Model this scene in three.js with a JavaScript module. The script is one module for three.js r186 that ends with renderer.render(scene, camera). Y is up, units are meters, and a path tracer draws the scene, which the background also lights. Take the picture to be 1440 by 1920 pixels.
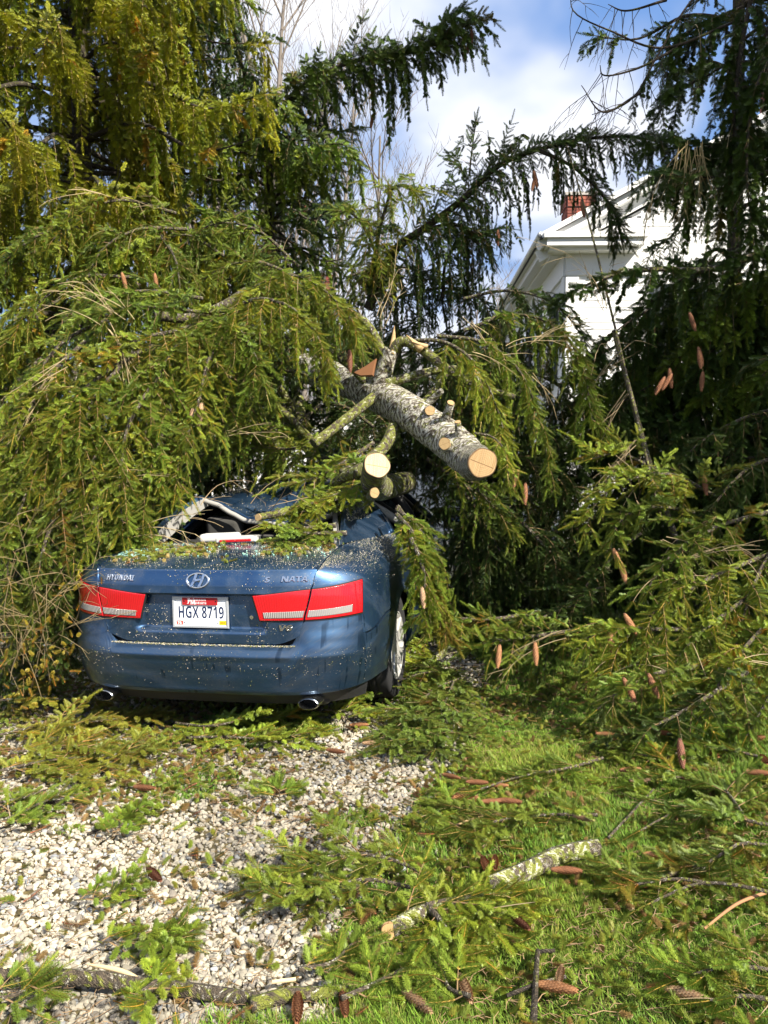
import * as THREE from 'three';
import { mergeGeometries } from 'three/addons/utils/BufferGeometryUtils.js';
import { RoundedBoxGeometry } from 'three/addons/geometries/RoundedBoxGeometry.js';
import { TextGeometry } from 'three/addons/geometries/TextGeometry.js';
import { FontLoader } from 'three/addons/loaders/FontLoader.js';

// ------------------------------------------------------------------ camera, sky, sun, exposure
const scene = new THREE.Scene();
const EYE = 1.5, PITCH = 3.4 * Math.PI / 180, FOCAL = 1478 / 1920;      // focal length in picture heights
const camera = new THREE.PerspectiveCamera(2 * Math.atan(0.5 / FOCAL) * 180 / Math.PI, 0.75, 0.05, 900);
camera.position.set(0, EYE, 0);
camera.rotation.x = -PITCH;
scene.add(camera);
const renderer = new THREE.WebGLRenderer({ antialias: true });
renderer.toneMapping = THREE.LinearToneMapping;
renderer.toneMappingExposure = 2.15;
renderer.shadowMap.enabled = true;
renderer.shadowMap.type = THREE.PCFSoftShadowMap;

const SUN = new THREE.Vector3(0.56, 0.70, 0.60).normalize();
const sun = new THREE.DirectionalLight(new THREE.Color(1.0, 0.93, 0.80), 5.0);
sun.position.copy(SUN).multiplyScalar(40).add(new THREE.Vector3(0, 0, -6));
sun.target.position.set(0, 0, -6);
sun.castShadow = true;
sun.shadow.mapSize.set(4096, 4096);
Object.assign(sun.shadow.camera, { left: -22, right: 22, top: 22, bottom: -22, near: 1, far: 110 });
sun.shadow.bias = -0.0006;
scene.add(sun, sun.target);

// ------------------------------------------------------------------ random numbers and noise
function rng(seed) {
  let a = seed >>> 0;
  return () => { a = (a + 0x6d2b79f5) | 0; let t = Math.imul(a ^ (a >>> 15), 1 | a); t = (t + Math.imul(t ^ (t >>> 7), 61 | t)) ^ t; return ((t ^ (t >>> 14)) >>> 0) / 4294967296; };
}
const PERM = (() => { const r = rng(77), p = Array.from({ length: 256 }, (_, i) => i); for (let i = 255; i > 0; i--) { const j = Math.floor(r() * (i + 1)); [p[i], p[j]] = [p[j], p[i]]; } return Uint8Array.from([...p, ...p]); })();
function vnoise(x, y, z) {                                             // value noise, 0..1
  const X = Math.floor(x), Y = Math.floor(y), Z = Math.floor(z);
  x -= X; y -= Y; z -= Z;
  const u = x * x * (3 - 2 * x), v = y * y * (3 - 2 * y), w = z * z * (3 - 2 * z);
  const h = (i, j, k) => PERM[PERM[PERM[(X + i) & 255] + ((Y + j) & 255)] + ((Z + k) & 255)] / 255;
  const m = (a, b, t) => a + (b - a) * t;
  return m(m(m(h(0, 0, 0), h(1, 0, 0), u), m(h(0, 1, 0), h(1, 1, 0), u), v), m(m(h(0, 0, 1), h(1, 0, 1), u), m(h(0, 1, 1), h(1, 1, 1), u), v), w);
}
function fbm(x, y, z, n = 5) { let s = 0, a = 0.5, t = 0; for (let i = 0; i < n; i++) { s += a * vnoise(x, y, z); t += a; a *= 0.5; x = x * 2.03 + 7.1; y = y * 2.03 + 3.7; z = z * 2.03 + 1.9; } return s / t; }
const clamp = THREE.MathUtils.clamp, lerp = THREE.MathUtils.lerp, smooth = THREE.MathUtils.smoothstep;
const V = (x, y, z) => new THREE.Vector3(x, y, z);
const UPV = V(0, 1, 0);

// sky: blue with broken white cloud, one computed panorama
{
  const W = 2048, H = 1024, data = new Float32Array(W * H * 4);
  const ox = 57.354, oz = 17.2137;
  for (let j = 0; j < H; j++) {
    const el = ((j + 0.5) / H - 0.5) * Math.PI, y = Math.sin(el), c = Math.cos(el);
    for (let i = 0; i < W; i++) {
      const az = ((i + 0.5) / W - 0.5) * 2 * Math.PI, x = Math.cos(az) * c, z = Math.sin(az) * c;
      const o = (j * W + i) * 4, e = Math.max(0, y);
      const t = Math.pow(1 - e, 2.6);
      let r = lerp(0.075, 0.185, t), g = lerp(0.165, 0.275, t), b = lerp(0.375, 0.43, t);
      if (y > -0.02) {
        const k = 1 / (e + 0.28), px = x * k * 2.1 + ox, pz = z * k * 2.1 + oz;
        const n = fbm(px, 0.3, pz, 6), big = vnoise(px * 0.45, 4.2, pz * 0.45);
        const d = n * 0.72 + big * 0.28;
        const a = smooth(d, 0.40, 0.60) * smooth(y, -0.02, 0.05);
        const thick = smooth(d, 0.5, 0.8), lit = 0.58 - 0.06 * thick + 0.06 * (fbm(px * 3, 2.2, pz * 3, 3) - 0.5);
        r = lerp(r, lit * 0.94, a); g = lerp(g, lit * 0.95, a); b = lerp(b, lit * 1.0, a);
      } else { r = 0.10; g = 0.12; b = 0.07; }
      data[o] = r; data[o + 1] = g; data[o + 2] = b; data[o + 3] = 1;
    }
  }
  const t = new THREE.DataTexture(data, W, H, THREE.RGBAFormat, THREE.FloatType);
  t.mapping = THREE.EquirectangularReflectionMapping; t.magFilter = THREE.LinearFilter; t.minFilter = THREE.LinearFilter;
  t.needsUpdate = true;
  scene.background = t; scene.environment = t;
}

// ------------------------------------------------------------------ naming and building helpers
const used = {};
function numbered(name) { const n = used[name] = (used[name] ?? -1) + 1; return n ? name + '_' + String(n).padStart(3, '0') : name; }
function thing(name, label, category, pos = [0, 0, 0], group) {
  const o = new THREE.Group(); o.name = numbered(name); o.position.set(...pos); o.userData = { label, category };
  if (group) o.userData.group = group;
  scene.add(o); return o;
}
function cast(m) { m.castShadow = true; m.receiveShadow = true; return m; }
function part(name, geo, mat, parent, label) {
  const m = cast(new THREE.Mesh(geo, mat)); m.name = parent.isScene ? numbered(name) : name; parent.add(m);
  if (label) m.userData.label = label;
  return m;
}
function structure(name, geo, mat) { const m = part(name, geo, mat, scene); m.userData.kind = 'structure'; return m; }
function instances(name, geo, mat, mats, cols, parent) {
  const m = cast(new THREE.InstancedMesh(geo, mat, mats.length)); m.name = parent.isScene ? numbered(name) : name;
  for (let i = 0; i < mats.length; i++) { m.setMatrixAt(i, mats[i]); if (cols) m.setColorAt(i, cols[i]); }
  m.userData.kind = 'stuff'; parent.add(m); return m;
}
const std = (r, g, b, rough = 0.8, extra = {}) => new THREE.MeshStandardMaterial({ color: new THREE.Color().setRGB(r, g, b), roughness: rough, ...extra });
// a point in the place from a spot in the photograph (1440 x 1920) and its distance from the camera plane
function at(px, py, depth) {
  const u = (px - 720) / 1478 * depth, v = (960 - py) / 1478 * depth, c = Math.cos(PITCH), s = Math.sin(PITCH);
  return V(u, EYE + v * c - depth * s, -(depth * c + v * s));
}
function onGround(px, py) { const a = at(px, py, 1), d = V(a.x, a.y - EYE, a.z), k = -EYE / d.y; return V(d.x * k, 0, d.z * k); }
const curve = (pts) => new THREE.CatmullRomCurve3(pts, false, 'centripetal');
// a tapered round tube along points; rad(t) is the radius, bump roughens it
function tube(pts, rad, seg = 12, sides = 7, bump = 0, seed = 1, capped = true) {
  const c = pts.getPoint ? pts : curve(pts), pos = [], idx = [], uv = [], L = c.getLength(), girth = Math.max(0.05, 6.28 * rad(0.5));
  let n = V(0, 1, 0); const t0 = c.getTangent(0); if (Math.abs(t0.y) > 0.9) n.set(1, 0, 0);
  for (let i = 0; i <= seg; i++) {
    const t = i / seg, p = c.getPoint(t), tg = c.getTangent(t);
    n.addScaledVector(tg, -n.dot(tg)).normalize();
    const b = V().crossVectors(tg, n), r0 = rad(t);
    for (let j = 0; j <= sides; j++) {
      const a = j / sides * Math.PI * 2, jj = j % sides;
      const r = r0 * (1 + bump * (fbm(Math.cos(a) * 1.5 + seed, t * L * 6 + seed, Math.sin(a) * 1.5, 3) - 0.5) * 2 + (jj, 0));
      pos.push(p.x + (n.x * Math.cos(a) + b.x * Math.sin(a)) * r, p.y + (n.y * Math.cos(a) + b.y * Math.sin(a)) * r, p.z + (n.z * Math.cos(a) + b.z * Math.sin(a)) * r);
      uv.push(j / sides * girth, t * L);
    }
  }
  for (let i = 0; i < seg; i++) for (let j = 0; j < sides; j++) { const k = i * (sides + 1) + j, m = k + sides + 1; idx.push(k, k + 1, m, k + 1, m + 1, m); }
  if (capped) for (const e of [0, seg]) { const base = pos.length / 3, p = c.getPoint(e / seg); pos.push(p.x, p.y, p.z); uv.push(0, 0); for (let j = 0; j < sides; j++) { const k = e * (sides + 1) + j; e ? idx.push(base, k, k + 1) : idx.push(base, k + 1, k); } }
  const g = new THREE.BufferGeometry();
  g.setAttribute('position', new THREE.Float32BufferAttribute(pos, 3)); g.setAttribute('uv', new THREE.Float32BufferAttribute(uv, 2)); g.setIndex(idx); g.computeVertexNormals();
  return g;
}
function noiseTex(size, fn, srgb = true, rep = 1) {                    // fn(u, v) -> [r, g, b] 0..1; tiles because u, v are wrapped by the caller's noise
  const d = new Uint8Array(size * size * 4);
  for (let j = 0; j < size; j++) for (let i = 0; i < size; i++) { const c = fn(i / size, j / size), o = (j * size + i) * 4; d[o] = clamp(c[0], 0, 1) * 255; d[o + 1] = clamp(c[1], 0, 1) * 255; d[o + 2] = clamp(c[2], 0, 1) * 255; d[o + 3] = 255; }
  const t = new THREE.DataTexture(d, size, size); t.wrapS = t.wrapT = THREE.RepeatWrapping; t.magFilter = THREE.LinearFilter; t.minFilter = THREE.LinearMipmapLinearFilter; t.generateMipmaps = true;
  if (srgb) t.colorSpace = THREE.SRGBColorSpace; t.repeat.set(rep, rep); t.needsUpdate = true; return t;
}
// noise on a torus so that textures tile
const tnoise = (u, v, f, s, n = 4) => { const a = u * 6.2832, b = v * 6.2832; return fbm(Math.cos(a) * f + s, Math.sin(a) * f + Math.cos(b) * f + s * 1.7, Math.sin(b) * f + s * 0.3, n); };
const lin2s = (x) => (x <= 0.0031308 ? x * 12.92 : 1.055 * Math.pow(x, 1 / 2.4) - 0.055);

// ------------------------------------------------------------------ ground
const lift = (x, z) => (fbm(x * 0.35 + 40, 0, z * 0.35, 3) - 0.5) * 0.10 * smooth(Math.hypot(x, z + 4), 0, 3) + (fbm(x * 2.3, 3, z * 2.3, 3) - 0.5) * 0.045 - 0.02;
// how much limestone gravel lies at a spot: the drive runs from the front left under the car
function drive(x, z) {
  const d = -z, wob = (fbm(x * 1.1 + 9, 1, z * 1.1, 4) - 0.5) * 1.1;
  const right = 0.13 + (d < 3 ? (3 - d) * -0.30 : 0) + smooth(d, 3.4, 4.9) * 0.62 - smooth(d, 4.1, 5.2) * 0.05;
  const inside = smooth(right - x + wob * 0.55, -0.10, 0.22);
  const patch = smooth(fbm(x * 2.2 + 3, 7, z * 2.2, 4), 0.30, 0.44);
  return inside * smooth(x, -6, -5) * (0.35 + 0.65 * patch) * (1 - smooth(d, 11, 13));
}
const groundTex = noiseTex(512, (u, v) => { const a = tnoise(u, v, 3, 2), b = tnoise(u, v, 14, 5, 3), k = 0.30 + a * 0.34 + (b - 0.5) * 0.4; return [k * 0.86, k * 0.80, k * 0.56]; });
{
  const xs = [], zs = [];
  for (let x = -7; x <= 7.001; x += 0.07) xs.push(x);
  for (let k = 1; k <= 26; k++) { const e = 7 + Math.pow(k / 26, 2.6) * 380; xs.push(e); xs.unshift(-e); }
  for (let z = 3; z >= -11.001; z -= 0.07) zs.push(z);
  for (let k = 1; k <= 26; k++) { zs.push(-11 - Math.pow(k / 26, 2.6) * 400); zs.unshift(3 + Math.pow(k / 26, 2.6) * 380); }
  const pos = [], col = [], uv = [], idx = [], W = xs.length;
  for (const z of zs) for (const x of xs) {
    const far = smooth(Math.hypot(x, z), 9, 25);
    pos.push(x, lerp(lift(x, z), -0.02, far), z); uv.push(x / 0.8, z / 0.8);
    const g = drive(x, z), lawn = fbm(x * 0.8, 5, z * 0.8, 3);
    const a = [0.36, 0.40, 0.12].map((c) => c * (0.75 + 0.5 * lawn)), b = [0.62, 0.56, 0.46];
    col.push(lerp(a[0], b[0], g), lerp(a[1], b[1], g), lerp(a[2], b[2], g));
  }
  for (let j = 0; j < zs.length - 1; j++) for (let i = 0; i < W - 1; i++) { const k = j * W + i; idx.push(k, k + 1, k + W, k + 1, k + W + 1, k + W); }
  const g = new THREE.BufferGeometry();
  g.setAttribute('position', new THREE.Float32BufferAttribute(pos, 3)); g.setAttribute('uv', new THREE.Float32BufferAttribute(uv, 2)); g.setAttribute('color', new THREE.Float32BufferAttribute(col, 3)); g.setIndex(idx); g.computeVertexNormals();
  structure('ground', g, new THREE.MeshStandardMaterial({ vertexColors: true, map: groundTex, bumpMap: groundTex, bumpScale: 0.02, roughness: 1 }));
}
// limestone gravel
{
  const r = rng(11), root = thing('gravel', 'crushed white limestone gravel of the drive in front of and beside the blue car', 'gravel');
  root.userData.kind = 'stuff';
  const mat = new THREE.MeshStandardMaterial({ roughness: 0.93, vertexColors: true });
  const stones = [];
  for (let s = 0; s < 6; s++) {
    const g = new THREE.IcosahedronGeometry(1, 1), p = g.attributes.position, c = [];
    const cut = Array.from({ length: 7 }, () => [V(r() - 0.5, r() - 0.5, r() - 0.5).normalize(), 0.55 + r() * 0.35]);
    for (let i = 0; i < p.count; i++) {
      const v = V().fromBufferAttribute(p, i).normalize();
      let k = 1; for (const [n, d] of cut) { const q = v.dot(n); if (q > d) k = Math.min(k, d / q); }
      k *= 0.9 + 0.2 * vnoise(v.x * 2 + s * 9, v.y * 2, v.z * 2);
      v.multiplyScalar(k); v.y *= 0.72; v.x *= 1.15; p.setXYZ(i, v.x, v.y, v.z);
      const d = 0.88 + 0.24 * vnoise(v.x * 5 + s, v.y * 5, v.z * 5); c.push(d, d, d);
    }
    g.setAttribute('color', new THREE.Float32BufferAttribute(c, 3)); g.computeVertexNormals(); stones.push([g, [], []]);
  }
  const q = new THREE.Quaternion(), e = new THREE.Euler();
  const put = (x, z, size, y) => {
    const s = stones[Math.floor(r() * 6)];
    q.setFromEuler(e.set((r() - 0.5) * 1.2, r() * 6.28, (r() - 0.5) * 1.2));
    s[1].push(new THREE.Matrix4().compose(V(x, y, z), q.clone(), V(size, size * (0.8 + 0.4 * r()), size * (0.75 + 0.5 * r()))));
    const w = r(), v = (0.235 + 0.19 * r()) * (0.72 + 0.5 * smooth(fbm(x * 1.6 + 60, 2, z * 1.6, 4), 0.32, 0.62));
    s[2].push(w < 0.16 ? new THREE.Color().setRGB(v * 0.62, v * 0.55, v * 0.46) : w < 0.24 ? new THREE.Color().setRGB(v * 0.70, v * 0.72, v * 0.74) : new THREE.Color().setRGB(v * 1.04, v * 0.94, v * 0.74));
  };
  for (let i = 0; i < 145000; i++) {
    const d = 1.75 + Math.pow(r(), 1.25) * 5.4, x = (r() * 2 - 1) * (d * 0.5 + 1.5) - 0.1, z = -d;
    const g = drive(x, z); if (r() > g * 1.05) continue;
    const size = 0.0055 + 0.0085 * Math.pow(r(), 1.8) + (r() < 0.05 ? 0.005 : 0);
    put(x, z, size, lift(x, z) + size * (0.15 + 0.7 * r()));
  }
  stones.forEach(([g, m, c]) => instances('stones', g, mat, m, c, root));
}
// grass
const grassMat = new THREE.MeshStandardMaterial({ vertexColors: true, roughness: 0.75, side: THREE.DoubleSide });
{
  const r = rng(23), root = thing('grass', 'short bright green lawn grass to the right of the gravel drive', 'grass');
  root.userData.kind = 'stuff';
  const kinds = [];
  for (let k = 0; k < 5; k++) {
    const pos = [], col = [], idx = [];
    for (let b = 0; b < 16; b++) {
      const a = r() * 6.28, rad = Math.sqrt(r()) * 0.034, h = 0.014 + 0.030 * r(), lean = (0.2 + 0.9 * r()) * h, dir = r() * 6.28, w = 0.0011 + 0.0010 * r();
      const x = Math.cos(a) * rad, z = Math.sin(a) * rad, dx = Math.cos(dir), dz = Math.sin(dir), n = pos.length / 3, dead = r() < 0.17, f = 0.75 + 0.5 * r();
      for (const [t, ww] of [[0, 1], [0.55, 0.8], [1, 0.05]]) for (const s of [-1, 1]) {
        pos.push(x + dx * lean * t * t - dz * w * ww * s, h * t * (1 - 0.25 * t * lean / h), z + dz * lean * t * t + dx * w * ww * s);
        const c = dead ? [2.0, 1.0, 2.6] : [0.9 + 0.5 * t, 0.8 + 0.4 * t, 0.9]; col.push(c[0] * f, c[1] * f, c[2] * f);
      }
      idx.push(n, n + 1, n + 2, n + 1, n + 3, n + 2, n + 2, n + 3, n + 4, n + 3, n + 5, n + 4);
    }
    const g = new THREE.BufferGeometry(); g.setAttribute('position', new THREE.Float32BufferAttribute(pos, 3)); g.setAttribute('color', new THREE.Float32BufferAttribute(col, 3)); g.setIndex(idx); g.computeVertexNormals();
    kinds.push([g, [], []]);
  }
  const q = new THREE.Quaternion();
  const sow = (x, z, sc, tall) => {
    const k = kinds[Math.floor(r() * 5)], n = fbm(x * 1.3 + 5, 8, z * 1.3, 3), y = 0.9 + 0.5 * (r() - 0.5);
    q.setFromAxisAngle(UPV, r() * 6.28);
    k[1].push(new THREE.Matrix4().compose(V(x, lift(x, z) - 0.004, z), q.clone(), V(sc, sc * tall, sc)));
    k[2].push(new THREE.Color().setRGB((0.090 + 0.035 * smooth(n, 0.4, 0.75)) * y, (0.205 + 0.02 * n) * y, 0.014 * y));
  };
  for (let i = 0; i < 215000; i++) {
    const d = 1.75 + Math.pow(r(), 1.2) * 6.5, x = (r() * 2 - 1) * (d * 0.5 + 1.8), z = -d, g = drive(x, z);
    const thin = smooth(fbm(x * 2.3 + 2, 11, z * 2.3, 4), 0.34, 0.52);
    if (r() < g * 1.6 || r() > 0.22 + 0.78 * thin) continue;
    const lush = smooth(fbm(x * 1.1 + 17, 2, z * 1.1, 3), 0.45, 0.65);
    sow(x, z, 1 + 0.25 * r(), 0.8 + 0.7 * lush * (x > 0 ? 1 : 0.4));
  }
  for (let i = 0; i < 14000; i++) { const d = 8 + r() * 22, x = (r() * 2 - 1) * (d * 0.5 + 4); sow(x, -d, 1.5 + d * 0.06, 1); }
  kinds.forEach(([g, m, c]) => instances('tufts', g, grassMat, m, c, root));
}

// ------------------------------------------------------------------ white houses beyond the trees
const white = std(0.80, 0.80, 0.79, 0.6), trimWhite = std(0.78, 0.78, 0.77, 0.55), shingle = std(0.07, 0.07, 0.075, 0.95), mortar = std(0.40, 0.37, 0.34, 0.95), pane = new THREE.MeshPhysicalMaterial({ color: 0x39434c, roughness: 0.06, metalness: 0.1, clearcoat: 1 });
const brickMats = [[0.30, 0.085, 0.055], [0.24, 0.07, 0.05], [0.34, 0.11, 0.07], [0.20, 0.06, 0.045]].map((c) => std(...c, 0.9));
const box = (w, h, d, x, y, z) => new THREE.BoxGeometry(w, h, d).translate(x, y, z);
function chimney(root, x, y, z, w, h, seed, mats = brickMats) {           // a brick stack with its courses and a corbelled cap
  const r = rng(seed), s = part('chimney', box(w - 0.02, h, w - 0.02, x, y + h / 2, z), mortar, root);
  const bl = 0.215, bh = 0.075, n = Math.round(w / bl), geos = [0.02, 0.024].map((d) => new THREE.BoxGeometry(w / n - 0.012, bh - 0.012, d));
  for (let k = 0; k * bh < h - 0.01; k++) for (let f = 0; f < 4; f++) for (let i = 0; i < n; i++) {
    if (f === 2) continue;
    const b = part('brick', geos[Math.floor(r() * 2)], mats[Math.floor(r() * mats.length)], s), a = f * Math.PI / 2, off = (i + 0.5) / n * w - w / 2, corb = k * bh > h - 0.3 && k * bh < h - 0.08 ? 0.03 : 0;
    b.position.set(x + Math.cos(a) * off + Math.sin(a) * (w / 2 + corb), y + (k + 0.5) * bh, z - Math.sin(a) * off + Math.cos(a) * (w / 2 + corb)); b.rotation.y = a;
  }
  part('cap', box(w + 0.12, 0.07, w + 0.12, x, y + h + 0.035, z), mortar, s); return s;
}
{
  const hs = thing('white_house', 'white clapboard house with a gabled front, boxed eaves and brick chimneys at the right', 'house', [3.42, 0, -15]);
  hs.rotation.y = -1.7 * Math.PI / 180;
  const W = 10.6, D = 12, E = 5.55, PK = 0.53, apex = E + W / 2 * PK;
  // walls: a core, with clapboards laid on the front and on the left side
  const sh = new THREE.Shape(); sh.moveTo(0.03, 0); sh.lineTo(W - 0.03, 0); sh.lineTo(W - 0.03, E); sh.lineTo(W / 2, apex - 0.05); sh.lineTo(0.03, E); sh.closePath();
  part('wall', new THREE.ExtrudeGeometry(sh, { depth: D - 0.06, bevelEnabled: false }).translate(0, 0, -D + 0.03 - 0.03), white, hs);
  const lap = 0.135, r = rng(4);
  for (let k = 0; k * lap < apex - 0.3; k++) {
    const y = k * lap, inset = y > E - 0.45 ? Math.max(0, (y + lap - E) / PK) : 0, w = W - 2 * inset - 0.24; if (w < 0.4) break;
    const p = part('plank', box(w, lap + 0.012, 0.016, 0, 0, 0), white, hs); p.position.set(W / 2, y + lap / 2, 0.006); p.rotation.x = -0.07 - 0.015 * r();
    if (y < E - 0.5) { const q = part('plank', box(0.016, lap + 0.012, D - 0.2, 0, 0, 0), white, hs); q.position.set(-0.006, y + lap / 2, -D / 2); q.rotation.z = -0.07; }
  }
  for (const [x, z] of [[0, 0.0], [W, 0.0]]) part('corner_board', box(0.24, E - 0.35, 0.06, x + (x ? -0.10 : 0.10), (E - 0.35) / 2, 0.02), trimWhite, hs);
  part('corner_board', box(0.06, E - 0.35, 0.24, -0.02, (E - 0.35) / 2, -0.13), trimWhite, hs);
  // frieze and boxed eaves with returns on the front
  part('frieze', box(W + 0.06, 0.42, 0.07, W / 2, E - 0.30, 0.03), trimWhite, hs);
  part('frieze', box(0.07, 0.42, D, -0.03, E - 0.30, -D / 2), trimWhite, hs);
  for (const s of [0, 1]) {
    const x = s ? W : 0, o = s ? -1 : 1;
    part('eave_return', mergeGeometries([box(1.75, 0.13, 0.50, x + o * 0.43, E + 0.0, 0.20), box(1.87, 0.10, 0.58, x + o * 0.43, E + 0.115, 0.22), box(1.62, 0.06, 0.36, x + o * 0.43, E - 0.095, 0.15)]), trimWhite, hs);
    part('eave', mergeGeometries([box(0.50, 0.13, D, x - o * 0.20, E + 0.0, -D / 2 - 0.06), box(0.60, 0.10, D + 0.1, x - o * 0.22, E + 0.115, -D / 2 - 0.02), box(0.30, 0.06, D, x - o * 0.12, E - 0.095, -D / 2 - 0.06)]), trimWhite, hs);
    part('gutter', tube([V(x - o * 0.56, E + 0.13, 0.4), V(x - o * 0.56, E + 0.12, -D)], () => 0.06, 2, 8), trimWhite, hs);
    // raking cornice and the roof plane
    const a = Math.atan(PK), L = (W / 2 + 0.55) / Math.cos(a), mx = x - o * 0.55 + o * (W / 2 + 0.55) / 2, my = E + 0.17 - 0.55 * PK + (W / 2 + 0.55) / 2 * PK + 0.29;
    for (const [h, d, z, dy] of [[0.14, 0.34, 0.15, 0], [0.09, 0.46, 0.21, 0.115], [0.20, 0.08, 0.035, -0.17]]) { const c = part('rake', box(L, h, d, 0, 0, 0), trimWhite, hs); c.position.set(mx, my + dy - 0.17, z); c.rotation.z = o * a; }
    const rf = part('roof', box(L + 0.05, 0.06, D + 0.55, 0, 0, 0), shingle, hs); rf.position.set(mx, my + 0.09 - 0.165, -D / 2 + 0.16); rf.rotation.z = o * a;
  }
  // windows: one near the corner of the left side, two storeys on the front
  const win = (x, y, z, ry) => {
    const f = part('window', box(1.12, 1.72, 0.09, 0, 0, 0), trimWhite, hs); f.position.set(x, y, z); f.rotation.y = ry;
    for (const k of [0, 1]) part('pane', box(0.88, 0.70, 0.02, 0, -0.38 + k * 0.76, 0.04), pane, f);
    part('sill', box(1.22, 0.07, 0.18, 0, -0.90, 0.06), trimWhite, f);
    for (const s of [-1, 1]) part('shutter', box(0.42, 1.72, 0.045, s * 0.79, 0, 0.04), std(0.03, 0.04, 0.05, 0.6), f);
  };
  win(-0.03, 4.0, -1.7, -Math.PI / 2); win(-0.03, 1.6, -1.7, -Math.PI / 2); win(-0.03, 4.0, -5, -Math.PI / 2);
  for (const x of [2.6, 5.3, 8]) { win(x, 4.0, 0.03, 0); win(x, 1.55, 0.03, 0); }
  chimney(hs, 0.95, E + 0.3, -3.6, 0.62, 1.75, 3); chimney(hs, 4.65, apex - 1.0, -1.6, 0.66, 2.75, 5);
}
{
  const hb = thing('rear_house', 'low white house with a grey roof and red brick chimney glimpsed behind the broken spruces', 'house', [-1.8, 0, -27]);
  const W = 11, D = 7, E = 3.4, r = rng(8);
  part('wall', box(W, E, D, 0, E / 2, -D / 2), white, hb);
  for (let k = 0; k < 22; k++) { const p = part('plank', box(W, 0.155, 0.016, 0, 0, 0), white, hb); p.position.set(0, k * 0.15 + 0.08, 0.006); p.rotation.x = -0.07; }
  for (const s of [1, -1]) { const rf = part('roof', box(W + 0.6, 0.08, 4.4, 0, 0, 0), std(0.16, 0.16, 0.17, 0.9), hb); rf.position.set(0, E + 1.2, -D / 2 + s * 1.95); rf.rotation.x = s * 0.58; }
  for (const s of [-1, 1]) { const t = new THREE.Shape(); t.moveTo(0, 0); t.lineTo(D, 0); t.lineTo(D / 2, 2.2); t.closePath(); part('gable', new THREE.ExtrudeGeometry(t, { depth: 0.1, bevelEnabled: false }).rotateY(Math.PI / 2).translate(s * W / 2 - 0.05 - s * 0.06, E, 0), white, hb); }
  for (const x of [-3.5, 0, 3.5]) { const f = part('window', box(1.0, 1.4, 0.08, 0, 0, 0), trimWhite, hb); f.position.set(x, 1.75, 0.03); for (const k of [0, 1]) part('pane', box(0.8, 0.56, 0.02, 0, -0.3 + k * 0.6, 0.04), pane, f); }
  chimney(hb, -0.32, E + 1.5, -2.6, 0.62, 3.55, 9);
}
// ------------------------------------------------------------------ leafless trees far behind
const greyBark = std(0.20, 0.17, 0.145, 0.9);
function bareTree(label, x, z, h, seed, spread, group) {
  const root = thing('bare_tree', label, 'tree', [x, 0, z], group), r = rng(seed), fine = [];
  const grow = (p, d, len, rad, lvl, out) => {
    const ps = [p.clone()], q = p.clone(), dd = d.clone(), n = lvl ? 5 : 9;
    for (let i = 0; i < n; i++) { dd.x += (r() - 0.5) * 0.22; dd.z += (r() - 0.5) * 0.22; dd.y += lvl ? 0.05 : 0.02; dd.normalize(); q.addScaledVector(dd, len / n); ps.push(q.clone()); }
    out.push([tube(ps, (t) => lerp(rad, rad * 0.3, t), n, lvl > 1 ? 3 : 6, 0, 1, false), lvl]);
    if (lvl >= 3) return;
    const kids = [17, 11, 7][lvl];
    for (let k = 0; k < kids; k++) {
      const t = lerp(lvl ? 0.2 : 0.28, 0.97, (k + r()) / kids), i = Math.min(n - 1, Math.floor(t * n)), b = ps[i].clone().lerp(ps[i + 1], t * n - i), a = r() * 6.28;
      const nd = dd.clone().multiplyScalar(0.8).add(V(Math.cos(a) * spread, 0.25 + 0.3 * r(), Math.sin(a) * spread)).normalize();
      grow(b, nd, len * (0.28 + 0.26 * r()) * (1 - 0.4 * t), Math.max(0.0055, rad * (0.42 - 0.18 * t)), lvl + 1, out);
    }
  };
  const out = []; grow(V(0, -0.1, 0), V(0, 1, 0), h, h * 0.0075, 0, out);
  for (const [g, l] of out) l === 0 ? part('trunk', g, greyBark, root) : l === 1 ? part('branch', g, greyBark, root) : fine.push(g);
  part('twigs', mergeGeometries(fine), greyBark, root).userData.kind = 'stuff';
}
[['tall leafless tree at the top centre, its fine twigs against white cloud', 505, 23, 15.5, 0.75], ['slender leafless tree just right of the tallest bare one', 585, 26, 16.5, 0.7], ['leafless tree with a thin pale trunk in the middle of the sky gap', 708, 18, 8.6, 0.85], ['leafless tree with twigs against the cloud left of centre', 430, 24, 14, 0.8], ['small leafless tree low in the gap left of the white house', 905, 24, 6.8, 0.95], ['low bare bushy tree touching the left eave of the white house', 965, 30, 7.0, 1.0], ['leafless tree with dense upright twigs beside the top of the dark spruce', 470, 17, 11.5, 0.8], ['fine-twigged leafless tree just below the bent spruce arm', 615, 20, 10.5, 0.85], ['leafless tree behind the curtains of yellow-green spruce', 250, 26, 13, 0.85], ['leafless tree with wide twigs behind the bent spruce top', 640, 30, 13.5, 0.9]].forEach(([l, px, d, h, s], i) => bareTree(l, (px - 720) / 1478 * d, -d, h, 31 + i, s, 'leafless trees behind the spruces'));

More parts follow.
